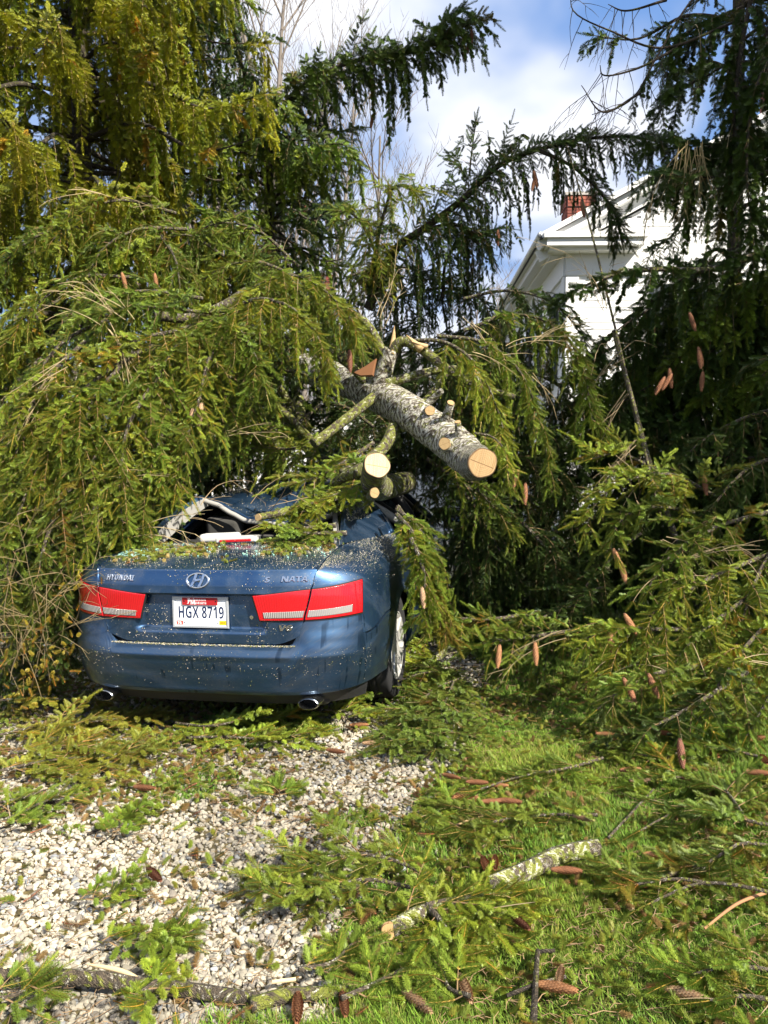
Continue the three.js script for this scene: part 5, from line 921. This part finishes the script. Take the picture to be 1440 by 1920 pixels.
// ------------------------------------------------------------------ broken tops and boughs at the right
{
  const root = thing('fallen_spruce', 'broken spruce top sprawled over the grass at the right edge with hanging cones', 'fallen tree', [0, 0, 0]), acc = newAcc();
  let seed = 1300; const B = (pts, o = {}) => bough(acc, P3(pts), { seed: seed++, ds: 0.048, step: 0.036, shoot: 0.095, len: 0.31, hang: 0.5, mess: 0.7, round: 0.9, tint: GREEN, ...o });
  part('trunk', tube(P3([[1150, 620, 6.0], [1180, 730, 5.9], [1215, 860, 5.8], [1245, 950, 5.7], [1300, 1100, 5.6]]), (t) => lerp(0.015, 0.028, t), 30, 9, 0.1, 8), barkBrown, root);
  for (const [p, o] of [
    [[[1340, 930, 5.6], [1260, 890, 5.4], [1180, 900, 5.2], [1120, 940, 5.1], [1095, 1000, 5.05]], { tint: BRIGHT_GREEN, len: 0.30 }],
    [[[1300, 960, 5.4], [1220, 950, 5.2], [1160, 980, 5.0], [1140, 1040, 4.95]], { len: 0.28 }],
    [[[1230, 880, 5.6], [1160, 850, 5.5], [1110, 860, 5.4]], { len: 0.28, tint: BRIGHT_GREEN, hang: 0.5 }],
    [[[1440, 960, 5.3], [1340, 990, 5.0], [1260, 1040, 4.8], [1210, 1110, 4.7]], { len: 0.36 }],
    [[[1440, 1040, 5.0], [1340, 1080, 4.7], [1250, 1130, 4.55], [1180, 1190, 4.5], [1140, 1240, 4.45]], { tint: BRIGHT_GREEN }],
    [[[1430, 1100, 4.9], [1360, 1150, 4.6], [1290, 1210, 4.4], [1240, 1290, 4.3]], {}],
    [[[1460, 1150, 4.7], [1400, 1210, 4.4], [1350, 1280, 4.2], [1310, 1350, 4.1]], { tint: BRIGHT_GREEN }],
    [[[1470, 1000, 5.1], [1420, 1080, 4.8], [1390, 1170, 4.6], [1370, 1260, 4.4]], {}],
    [[[1330, 1180, 4.6], [1240, 1180, 4.5], [1150, 1180, 4.5], [1090, 1200, 4.5]], { tint: BRIGHT_GREEN, hang: 0.5 }],
    [[[1320, 1250, 4.4], [1240, 1260, 4.3], [1170, 1290, 4.2], [1120, 1330, 4.15]], { hang: 0.5 }],
    [[[1400, 1260, 4.3], [1320, 1310, 4.1], [1250, 1350, 4.0], [1180, 1380, 3.95]], { tint: SHADED_GREEN }],
    [[[1480, 1230, 4.4], [1440, 1310, 4.1], [1400, 1380, 3.95]], {}],
    [[[1480, 850, 5.8], [1400, 880, 5.6], [1330, 960, 5.5], [1290, 1050, 5.4]], { len: 0.45, tint: SHADED_GREEN, hang: 1.1 }],
    [[[1480, 760, 6.2], [1380, 790, 6.0], [1290, 850, 5.9], [1230, 940, 5.8]], { len: 0.5, tint: SHADED_GREEN, hang: 1.2 }],
    [[[1200, 1000, 5.8], [1130, 1060, 5.6], [1080, 1130, 5.4], [1050, 1200, 5.3]], { len: 0.42, tint: SHADED_GREEN }],
    [[[1130, 1100, 5.4], [1060, 1140, 5.3], [990, 1170, 5.2], [940, 1200, 5.15]], { len: 0.35, tint: SHADED_GREEN, hang: 0.6 }],
    [[[1100, 1180, 5.0], [1020, 1190, 4.95], [950, 1200, 4.9], [890, 1210, 4.85]], { len: 0.3, tint: GREEN, hang: 0.5, floor: 0.02 }],
    [[[1000, 1150, 5.3], [930, 1160, 5.2], [870, 1160, 5.1], [820, 1150, 5.05]], { len: 0.3, tint: GREEN, hang: 0.4, floor: 0.02 }],
    [[[1050, 900, 7], [1080, 1000, 6.8], [1110, 1100, 6.6]], { len: 0.6, tint: SHADED_GREEN, hang: 1.2 }],
    [[[1180, 900, 7.2], [1210, 1000, 7], [1230, 1100, 6.8]], { len: 0.6, tint: SHADED_GREEN, hang: 1.2 }],
    [[[1320, 900, 7.2], [1350, 1000, 7], [1340, 1120, 6.8]], { len: 0.6, tint: SHADED_GREEN, hang: 1.2 }],
    [[[950, 950, 7.2], [960, 1040, 7.0], [950, 1120, 6.8]], { len: 0.6, tint: SHADED_GREEN, hang: 1.2 }],
  ]) B(p, o);
  const r = rng(17);
  for (const [x, y, d, m, dx] of [[1150, 1028, 4.9, 0, 0.35], [1163, 1052, 4.88, 0, 0.25], [1170, 1150, 4.5, 0, 0.6], [1143, 1180, 4.5, 0, 0.1], [937, 1208, 4.8, 0, -0.1], [1003, 1203, 4.8, 0, 0.05], [1168, 1270, 4.2, 1, 0.5], [1215, 1262, 4.2, 1, 0.4], [1274, 1384, 3.8, 3, 0.1], [1310, 655, 5.8, 1, 0.1], [1260, 700, 5.8, 1, -0.6], [1320, 890, 5.5, 1, 0.1]]) hangCone(root, at(x, y, d), V(dx, -1, 0.1), 1.05, m);
  for (const [x, y, d, dx, dy, l] of [[1190, 830, 5.4, -0.5, -0.6, 0.5], [1240, 1010, 4.9, 1, -0.2, 0.6], [1300, 1040, 4.8, 0.9, 0.3, 0.6], [1150, 860, 5.4, 0.6, -0.5, 0.5], [1100, 740, 5.9, 0.3, 0.9, 0.7], [1170, 740, 5.8, -0.6, -0.6, 0.5], [1130, 580, 6, -0.2, 0.8, 0.6], [1060, 1190, 4.8, -0.9, -0.1, 0.5], [1400, 1240, 4.2, 0.8, 0.1, 0.4]]) for (let k = 0; k < 3; k++) straggle(acc, at(x + (r() - 0.5) * 20, y + (r() - 0.5) * 20, d), V(dx + (r() - 0.5) * 0.4, dy + (r() - 0.5) * 0.4, (r() - 0.5) * 0.5), l * (0.5 + 0.5 * r()), Math.floor(r() * 1e6), [0.34, 0.26, 0.15], 0.0035);
  part('branch', tube(P3([[1240, 975, 5.4], [1110, 440, 6.3], [1068, 290, 6.6]]), (t) => lerp(0.012, 0.005, t), 20, 6, 0.1, 1), barkBrown, root);
  settle(acc, root); countAcc(acc);
}
// brown-green shrub and dead twigs at the left of the bumper
{
  const root = thing('bramble', 'scrubby bare-twigged shrub with yellowish buds pressed against the left side of the bumper', 'shrub', [0, 0, 0]), acc = newAcc(), r = rng(77);
  for (let k = 0; k < 20; k++) {
    const x = -10 + r() * 150, y = 1160 + r() * 150, d = 4.3 + r() * 0.5, p = at(x, y, d);
    straggle(acc, p, V(r() * 1.6 - 0.6, 0.5 + r() * 0.9, r() * 0.6), 0.4 + 0.5 * r(), 300 + k, [0.22, 0.165, 0.08], 0.0036);
    for (let j = 0; j < 9; j++) putShoot(acc, p.clone().add(V((r() - 0.3) * 0.35, (r() - 0.2) * 0.35, (r() - 0.5) * 0.2)), V(r() - 0.5, r() - 0.2, r() - 0.5).normalize(), 0.03 + 0.035 * r(), new THREE.Color().setRGB(0.30, 0.24, 0.03), r);
  }
  settle(acc, root); countAcc(acc);
}
// ------------------------------------------------------------------ boughs, sticks and logs on the ground
const G = (x, y, up = 0.03) => { const p = onGround(x, y); p.y = Math.max(0, lift(p.x, p.z)) + up; return p; };
let gseed = 2000;
function groundBough(label, paths, o = {}) {
  const root = thing('fallen_bough', label, 'bough', [0, 0, 0], undefined), acc = newAcc();
  for (const ps of paths) bough(acc, ps.map(([x, y, u]) => G(x, y, u ?? 0.05)), { seed: gseed++, ds: 0.044, step: 0.034, clump: 0.22, shoot: 0.088, len: 0.15, hang: 0.2, tint: GREEN, floor: 0.012, round: 0.45, mess: 0.55, wood: 0.008, ang: 0.9, bare: 0.05, ...o });
  settle(acc, root); countAcc(acc); return root;
}
groundBough('leafy green bough lying across the gravel just in front of the bumper', [[[330, 1372], [400, 1388, 0.08], [470, 1380, 0.10], [560, 1368, 0.08]], [[350, 1400], [420, 1402, 0.06], [500, 1402], [600, 1388]], [[560, 1345], [620, 1350, 0.06], [700, 1350]]], { tint: BRIGHT_GREEN });
groundBough('short upright spruce shoots standing just under the right exhaust tip', [[[542, 1352, 0.02], [540, 1346, 0.12]], [[512, 1360, 0.02], [512, 1358, 0.07]]], { len: 0.06, tint: BRIGHT_GREEN, ds: 0.02 });
groundBough('flattened olive bough at the left edge below the shrub', [[[-20, 1400], [90, 1385, 0.08], [180, 1372, 0.06], [290, 1352]], [[-20, 1345, 0.1], [80, 1340, 0.1], [180, 1340, 0.08]]], { tint: [0.19, 0.20, 0.026], len: 0.28 });
groundBough('olive-green bough on the left edge of the gravel with brown twigs', [[[-20, 1470], [80, 1450, 0.06], [180, 1440, 0.06], [290, 1425]], [[20, 1430], [120, 1420, 0.06], [230, 1400]]], { tint: [0.17, 0.19, 0.024], len: 0.22 });
groundBough('green bough on the left edge pointing at the bare gravel', [[[-40, 1580], [20, 1555, 0.05], [70, 1530, 0.05], [112, 1512]], [[-30, 1530], [30, 1520, 0.05], [90, 1500]]], { len: 0.16 });
groundBough('dense blue-green bough on the ground right of the rear wheel', [[[880, 1300, 0.12], [820, 1325, 0.12], [770, 1370, 0.1], [740, 1420]], [[870, 1290, 0.14], [780, 1305, 0.14], [690, 1325, 0.08]], [[850, 1320, 0.14], [830, 1370, 0.12], [815, 1425]]], { tint: [0.12, 0.175, 0.026], len: 0.26, ds: 0.03 });
groundBough('bright green bough beside the rear wheel with a grey broken stick through it', [[[960, 1225, 0.18], [880, 1220, 0.2], [800, 1230, 0.12], [745, 1265, 0.05]], [[930, 1180, 0.25], [860, 1175, 0.22], [790, 1200, 0.12]], [[900, 1250, 0.14], [830, 1260, 0.12], [770, 1290, 0.05]]], { tint: BRIGHT_GREEN, len: 0.3 });
groundBough('wide dark green bough lying over gravel and grass in the centre foreground', [[[800, 1665, 0.05], [730, 1650, 0.08], [640, 1640, 0.08], [550, 1660, 0.06], [470, 1690]], [[770, 1690], [690, 1680, 0.06], [600, 1690], [520, 1720]]], { len: 0.17, tint: [0.15, 0.20, 0.025] });
{ const b = groundBough('cut spruce branch with a pale round end facing the camera in the grass', [[[745, 1745, 0.03], [800, 1725, 0.05], [870, 1715, 0.06], [960, 1700, 0.05]], [[800, 1725, 0.05], [830, 1760, 0.05], [850, 1800]], [[870, 1715, 0.05], [900, 1745, 0.05], [930, 1780]]], { len: 0.17, tint: BRIGHT_GREEN, wood: 0.012 }); part('branch', tube([G(733, 1760, 0.030), G(790, 1730, 0.034), G(850, 1715, 0.04)], (t) => lerp(0.028, 0.018, t), 12, 12, 0.08, 2), barkLichen, b); const d = part('sawn_face', sawnFace(0.0275, 8), new THREE.MeshStandardMaterial({ map: sawnTex, color: new THREE.Color().setRGB(0.75, 0.66, 0.55), roughness: 0.9 }), b); d.position.copy(G(731, 1762, 0.030)); d.quaternion.setFromUnitVectors(UPV, V(0.1, 0.12, 0.99).normalize()); }
groundBough('green bough on the grass behind the lichened log', [[[1120, 1550], [1030, 1545, 0.04], [940, 1555, 0.04], [870, 1580]]], { len: 0.18, tint: [0.14, 0.19, 0.025] });
groundBough('blue-green bough in the right foreground with a bare stem standing up', [[[1470, 1600, 0.1], [1380, 1590, 0.12], [1290, 1560, 0.1], [1200, 1580, 0.05]], [[1460, 1640, 0.1], [1390, 1640, 0.12], [1320, 1660, 0.08], [1240, 1650]], [[1390, 1560, 0.08], [1350, 1510, 0.08], [1300, 1490]]], { len: 0.15, tint: [0.12, 0.18, 0.026], ds: 0.038 });
groundBough('dark dense bough at the right edge of the foreground over a shaded hollow', [[[1480, 1740, 0.1], [1400, 1730, 0.12], [1310, 1710, 0.1], [1220, 1720, 0.05]], [[1330, 1700, 0.08], [1270, 1690, 0.08], [1160, 1690]]], { len: 0.15, tint: [0.12, 0.18, 0.026], ds: 0.038 });
groundBough('green bough lying on the grass under the sprawled spruce top', [[[1420, 1440, 0.06], [1330, 1430, 0.08], [1240, 1440, 0.06], [1170, 1430]], [[1300, 1480], [1240, 1480, 0.06], [1190, 1490]]], { len: 0.12 });
groundBough('thin green spray on the grass between gravel patch and cones', [[[1130, 1440], [1060, 1460, 0.05], [980, 1470, 0.04], [900, 1500]], [[880, 1540], [820, 1525, 0.03]]], { len: 0.15 });
groundBough('flat green spray at the bottom right corner', [[[1480, 1860], [1400, 1850, 0.06], [1330, 1850, 0.05], [1270, 1870]], [[1460, 1910], [1390, 1900, 0.05], [1330, 1910]]], { len: 0.14 });
groundBough('small green spray on the bare gravel left of centre', [[[200, 1590], [225, 1565, 0.035], [266, 1528]]], { len: 0.03, ds: 0.02, shoot: 0.042, wood: 0.003 });
groundBough('long green spray lying on the lower gravel', [[[175, 1795], [240, 1782, 0.03], [345, 1768]], [[260, 1780], [300, 1790], [340, 1795]]], { len: 0.035, ds: 0.022, shoot: 0.05, wood: 0.003 });
groundBough('faded green spray on the gravel above the lower one', [[[140, 1715], [200, 1695, 0.03], [255, 1672]]], { len: 0.03, ds: 0.024, shoot: 0.04, wood: 0.003 });
groundBough('tiny tuft of spruce standing on the gravel beside the grass edge', [[[524, 1505, 0.02], [524, 1478, 0.03]]], { len: 0.04, ds: 0.016, wood: 0.002 });
groundBough('green spray draped over the long stick at the bottom left', [[[250, 1905], [290, 1880, 0.06], [310, 1850, 0.05]], [[330, 1880, 0.05], [300, 1895, 0.04], [270, 1915]]], { len: 0.05, tint: BRIGHT_GREEN, shoot: 0.05 });
groundBough('green spray in the very bottom left corner', [[[-20, 1905], [20, 1895, 0.04], [60, 1880]]], { len: 0.08 });
groundBough('long green spray on the grass at the bottom centre', [[[640, 1905], [700, 1870, 0.04], [760, 1845]], [[560, 1850], [620, 1830, 0.04], [660, 1800]], [[880, 1900], [840, 1870, 0.03], [830, 1830]]], { len: 0.10 });
function stick(label, pts, r0, r1, m, extra) { const root = thing('stick', label, 'stick', [0, 0, 0]); part('wood', tube(pts, (t) => lerp(r0, r1, t), 30, 9, 0.16, gseed++), m, root); if (extra) extra(root); return root; }
const torn = std(0.62, 0.48, 0.27, 0.9);
stick('long dark brown stick with pale torn bark along the bottom left edge', [G(-40, 1850, 0.025), G(120, 1848, 0.026), G(270, 1862, 0.025), G(400, 1878, 0.024), G(492, 1888, 0.022)], 0.025, 0.018, barkBrown, (root) => {
  part('torn_strip', tube([G(165, 1836, 0.046), G(230, 1850, 0.046), G(278, 1868, 0.036)], (t) => 0.007 * Math.sin(0.2 + t * 2.8) + 0.001, 10, 6), torn, root); for (const x of [10, 42]) part('knot_scar', new THREE.SphereGeometry(0.008, 10, 8).scale(0.8, 1.4, 0.5).translate(...G(x, 1845, 0.042).toArray()), torn, root); });
stick('mossy broken stick continuing from the long one at the bottom centre', [G(470, 1900, 0.02), G(540, 1882, 0.024), G(600, 1878, 0.024), G(648, 1872, 0.022)], 0.022, 0.016, barkMoss, (root) => part('torn_strip', tube([G(510, 1868, 0.042), G(555, 1864, 0.044)], () => 0.006, 6, 6), torn, root));
stick('lichen-covered log lying diagonally on the grass at the right', [G(915, 1690, 0.05), G(985, 1662, 0.055), G(1050, 1630, 0.055), G(1120, 1612, 0.05)], 0.036, 0.030, barkLichen, (root) => part('knot', new THREE.SphereGeometry(0.036, 14, 10).scale(0.45, 1.05, 1.0).translate(...G(998, 1655, 0.055).toArray()), barkLichen, root));
stick('slim straight brown stick leaning on the grass at the right', [G(1140, 1585, 0.03), G(1225, 1500, 0.05)], 0.006, 0.004, barkBrown);
stick('dark forked stick standing out of the grass at the bottom right', [G(1000, 1930, 0.01), G(1004, 1870, 0.04), G(1008, 1800, 0.03)], 0.010, 0.007, barkDark, (root) => { part('fork', tube([G(1006, 1802, 0.03), G(1040, 1800, 0.03)], () => 0.006, 6, 6), barkDark, root); part('fork', tube([G(950, 1880, 0.02), G(1004, 1868, 0.035), G(1060, 1850, 0.03)], () => 0.006, 8, 6), barkDark, root); });
stick('short dark stick on the gravel beside the small spray', [G(165, 1568, 0.008), G(215, 1545, 0.01)], 0.006, 0.004, barkDark);
stick('brown stick among debris at the left edge', [G(90, 1510, 0.012), G(140, 1508, 0.014)], 0.010, 0.007, barkDark);
stick('pale broken stick on the gravel right of the rear wheel', [G(800, 1262, 0.05), G(838, 1245, 0.10), G(905, 1208, 0.16)], 0.030, 0.018, barkLichen);
stick('thin pale twig crossing the grass below the cones', [G(845, 1560, 0.02), G(900, 1545, 0.03), G(945, 1540, 0.02)], 0.005, 0.003, std(0.40, 0.27, 0.14, 0.9));
stick('thin pale twig on the grass just left of the paired cones', [G(905, 1598, 0.02), G(950, 1562, 0.03)], 0.005, 0.003, std(0.44, 0.31, 0.17, 0.9));
stick('reddish twig running through the right foreground bough', [G(1440, 1715, 0.08), G(1380, 1740, 0.08), G(1320, 1770, 0.05)], 0.006, 0.004, std(0.34, 0.17, 0.08, 0.9));
stick('brown cut branch stub poking from the right foreground bough', [G(1222, 1664, 0.04), G(1270, 1658, 0.05), G(1330, 1650, 0.05)], 0.017, 0.012, barkBrown);
// cones on the ground
const coneSpots = [
  [845, 1468, 60, 0, 'pale brown spruce cone nearest the small gravel patch in the grass'], [868, 1503, -55, 0, 'spruce cone lying just below the one by the gravel patch'], [883, 1516, -40, 0, 'spruce cone touching the end of its neighbour among grass'], [628, 1420, 70, 1, 'reddish spruce cone on the gravel in front of the rear wheel'], [672, 1370, 95, 0, 'spruce cone among the needles behind the reddish one'], [697, 1405, 90, 2, 'bleached spruce cone on the gravel edge by the blue-green bough'], [735, 1385, 60, 1, 'dark red cone under the blue-green bough'],
  [1135, 1397, 80, 0, 'short orange cone alone on the grass under the sprawled top'], [1272, 1402, 5, 3, 'dark cone upright in the shade of the sprawled top'], [1180, 1466, 100, 1, 'red-brown cone pair member on the right of the lawn'], [1198, 1487, 95, 2, 'pale cone just below the red-brown one on the lawn'], [1322, 1490, 65, 2, 'pale worn cone under the right-hand bough'], [1298, 1483, 90, 1, 'half-hidden brown cone beside the pale worn one'], [1358, 1498, -35, 3, 'dark brown cone right of the pale worn one'], [1420, 1405, -65, 0, 'cone at the right edge pointing down the slope'], [1432, 1445, -10, 1, 'brown cone near the right edge above the large open one'], [1420, 1472, 80, 1, 'large open cone at the right edge'],
  [940, 1543, 85, 2, 'pale buff cone on grass above the paired cones'], [918, 1517, 95, 1, 'rusty cone partly under a green spray'], [952, 1516, 80, 1, 'rusty cone touching the pale buff one above'], [910, 1637, 5, 1, 'left one of two upright brown cones in the grass'], [928, 1632, -8, 1, 'right one of two upright brown cones in the grass'], [1092, 1560, 60, 2, 'light brown cone beside the slim leaning stick'], [972, 1745, 30, 3, 'dark red cone hidden in the grass below the lichened log'], [1040, 1872, 75, 0, 'large brown cone lying by the dark forked stick'], [1282, 1884, 65, 2, 'pale open cone in the grass at the bottom right'], [645, 1900, 8, 1, 'brown cone standing at the end of the mossy stick'], [558, 1908, 5, 1, 'brown cone under the mossy stick at the bottom edge'], [872, 1872, 10, 2, 'buff cone half sunk in grass at the bottom'], [780, 1898, 40, 2, 'pale cone at the bottom edge of the grass'], [1228, 1632, 80, 0, 'orange-brown cone inside the right foreground bough'], [1060, 1662, 85, 1, 'reddish cone behind the lichened log'], [1245, 1395, 60, 1, 'brown cone below the sprawled top next to the dark one'], [1330, 1432, 20, 0, 'small cone standing under the right-hand bough'], [288, 1655, 40, 3, 'dark cone scrap on the gravel left of centre'], [270, 1490, 80, 1, 'cone half buried in needles at the left'], [893, 1480, 85, 1, 'reddish broken cone behind the two pale cones'], [935, 1486, 90, 0, 'cone behind the rusty one in the debris'], [1050, 1848, -20, 2, 'pale cone scale tip standing by the forked stick'], [1075, 1244, 60, 1, 'cone at the edge of the shaded boughs'],
];
for (const [x, y, turn, m, label] of coneSpots) {
  const c = part('spruce_cone', CONES[m % 2], coneMats[m], scene), p = G(x, y, x > 1050 && y < 1700 ? 0.06 : 0.034), a = turn * Math.PI / 180;
  c.userData = { label, category: 'cone', group: 'spruce cones on the ground' };
  const s = 0.60 + 0.32 * fbm(x, y, 1, 2), dir = V(Math.sin(a), 0.0, Math.cos(a)); c.quaternion.setFromUnitVectors(V(0, -1, 0), dir); c.scale.setScalar(s); c.position.copy(p).addScaledVector(dir, -0.065 * s);
}
// needles, snapped shoots and twigs strewn over the ground
{
  const root = thing('spruce_litter', 'snapped green and brown spruce shoots strewn over the gravel and grass', 'litter', [0, 0, 0]); root.userData.kind = 'stuff';
  const acc = newAcc(), r = rng(55), pale = [];
  for (let i = 0; i < 47000; i++) {
    const d = 1.8 + Math.pow(r(), 1.15) * 4.6, x = (r() * 2 - 1) * (d * 0.5 + 1.6), z = -d, g = drive(x, z), px = x / d * 1478;
    const belt = smooth(d, 3.1, 3.7) * smooth(-x, 0.2, 1.0), clump = smooth(fbm(x * 1.7 + 31, 3, z * 1.7, 4), 0.40, 0.58);
    const dens = lerp(0.15 + 0.55 * clump * smooth(d, 2.1, 3.1), 0.022 + 0.06 * clump + 0.36 * belt, g);
    if (r() > dens) continue;
    const l = 0.026 + 0.055 * r() * r() + (r() < 0.1 ? 0.04 : 0), brown = r() < lerp(0.14, 0.30, g), k = 0.7 + 0.6 * r(), a = r() * 6.28;
    const c = brown ? [0.19 * k, 0.12 * k, 0.045 * k] : r() < 0.4 ? [0.18 * k, 0.19 * k, 0.024 * k] : [0.15 * k, 0.20 * k, 0.026 * k];
    putShoot(acc, V(x, Math.max(-0.005, lift(x, z)) + 0.010 + 0.02 * r() * (1 - g), z), V(Math.cos(a), (r() - 0.4) * 0.5, Math.sin(a)).normalize(), l, new THREE.Color().setRGB(...c), r);
  }
  for (let i = 0; i < 6500; i++) {
    const d = 1.8 + Math.pow(r(), 1.1) * 4.2, x = (r() * 2 - 1) * (d * 0.5 + 0.3), z = -d, a = r() * 6.28, l = 0.025 + (r() < 0.2 ? 0.15 : 0.04) * r() * r(), y = Math.max(0, lift(x, z)) + 0.012, p = V(x, y, z), k = 0.6 + 0.7 * r();
    twig(acc, [p, p.clone().add(V(Math.cos(a) * l * 0.5, 0.012 * r(), Math.sin(a) * l * 0.5)), p.clone().add(V(Math.cos(a + 0.3) * l, 0.014 * r(), Math.sin(a + 0.3) * l))], 0.0013 + 0.0009 * r(), 0.0008, [0.26 * k, 0.17 * k, 0.09 * k]);
  }
  settle(acc, root); countAcc(acc);
}
// sawdust, wood chips and needles on the car
{
  const root = thing('sawdust', 'pale sawdust and wood chips strewn over the boot lid and right flank of the car', 'sawdust', [0, 0, 0]); root.userData.kind = 'stuff';
  const r = rng(66), chip = new THREE.BoxGeometry(1, 0.35, 0.55), m = [], c = [], q = new THREE.Quaternion(), e = new THREE.Euler(), M = car.matrixWorld, acc = newAcc(), gl = [], gc = [];
  const put = (p, size, green) => { p.applyMatrix4(M); q.setFromEuler(e.set(r() * 6, r() * 6, r() * 6)); m.push(new THREE.Matrix4().compose(p, q.clone(), V(size * (0.7 + r()), size, size))); const k = 0.7 + 0.5 * r(); c.push(green ? new THREE.Color().setRGB(0.22 * k, 0.22 * k, 0.05 * k) : new THREE.Color().setRGB(0.62 * k, 0.55 * k, 0.42 * k)); };
  for (let i = 0; i < 9000; i++) { const a = r(), b = 0.62 + 0.38 * r(), t = (b - 0.62) / 0.38; if (r() > Math.pow(t, 0.9) * (0.25 + 1.1 * smooth(fbm(a * 7, b * 9, 3, 3), 0.35, 0.6)) + 0.05) continue; const p = lidPoint(a, b); p.y += 0.004; put(p, 0.0018 + 0.0032 * r() * r(), r() < 0.3); }
  for (let i = 0; i < 1700; i++) { const a = r(), b = r() * 0.62; if (fbm(a * 9, b * 9, 8, 4) < 0.50 - 0.1 * r()) continue; const p = lidPoint(a, b); p.z += 0.003; put(p, 0.0018 + 0.0038 * r() * r(), r() < 0.3); }
  for (let i = 0; i < 1300; i++) { const s = r() * 1.04 - 0.52, p = body(s, 0.533); p.z += 0.0 - 0.008 * r(); p.y += 0.004 + 0.008 * r(); put(p, 0.002 + 0.004 * r() * r(), r() < 0.4); }
  for (let i = 0; i < 900; i++) { const qq = r() * 2 - 1, y = 0.3 + 0.22 * Math.sqrt(r()); if (fbm(qq * 5, y * 14, 4, 3) < 0.52 - 0.12 * r()) continue; const p = body(qq, y); p.z += 0.003; put(p, 0.0015 + 0.003 * r() * r(), r() < 0.45); }
  for (let i = 0; i < 5200; i++) { const a = r() * 0.95, b = 0.30 + 0.7 * Math.sqrt(r()); if (r() > (0.15 + 0.85 * smooth(b, 0.5, 0.9)) * smooth(fbm(a * 6, b * 5, 13, 3), 0.3, 0.6)) continue; const p = quarterPoint(1, a, b); p.x += 0.003; p.y += 0.003; put(p, 0.0016 + 0.003 * r() * r(), r() < 0.25); }
  for (let i = 0; i < 1600; i++) { const x = -0.55 + 1.05 * r(), z = -1.28 - 0.9 * r(); if (fbm(x * 5, z * 5, 2, 3) < 0.42) continue; put(V(x, roofPoint(x, z) + 0.004, z), 0.0022 + 0.004 * r() * r(), r() < 0.3); }
  for (let i = 0; i < 900; i++) { const z = -0.7 - 0.9 * r(), t = 0.5 + 0.5 * r(), b = deckEdge(qAtZ(z)); const p = V(lerp(b.x, 0.52, t * 0.9) + 0.03, lerp(1.02, 1.24, t * 0.9) + 0.02, z - 0.35 * t); put(p, 0.002 + 0.003 * r(), r() < 0.3); }
  instances('chips', chip, new THREE.MeshStandardMaterial({ roughness: 0.9 }), m, c, root);
  for (let i = 0; i < 620; i++) { const a = r(), b = 0.70 + 0.30 * Math.pow(r(), 0.6), n = fbm(a * 5 + 2, b * 8, 21, 3); if (n < 0.44) continue; const p = lidPoint(a, b).applyMatrix4(M), g = r() * 6.28, k = 0.8 + 0.5 * r(); p.y += 0.006; putShoot(acc, p, V(Math.cos(g), 0.05, Math.sin(g)).normalize(), 0.02 + 0.05 * r() * r(), new THREE.Color().setRGB(...(r() < 0.3 ? [0.26 * k, 0.19 * k, 0.06 * k] : [0.17 * k, 0.20 * k, 0.03 * k])), r); }
  settle(acc, root); countAcc(acc);
  const gr = thing('glass_fragments', 'greenish crumbs of broken rear window glass along the edge of the boot lid', 'broken glass', [0, 0, 0]); gr.userData.kind = 'stuff';
  for (let i = 0; i < 420; i++) { const side = r() < 0.65 ? r() * 0.16 : r(), b = 0.80 + 0.19 * r(), p = lidPoint(side, b).applyMatrix4(M); p.y += 0.004; q.setFromEuler(e.set(r() * 6, r() * 6, r() * 6)); gl.push(new THREE.Matrix4().compose(p, q.clone(), V(1, 1, 1).multiplyScalar(0.003 + 0.004 * r()))); gc.push(new THREE.Color().setRGB(0.35, 0.62, 0.52)); }
  instances('crumbs', new THREE.OctahedronGeometry(1, 0), new THREE.MeshPhysicalMaterial({ roughness: 0.08, clearcoat: 1, metalness: 0.1 }), gl, gc, gr);
}
console.log('shoots', shoots);
renderer.render(scene, camera);
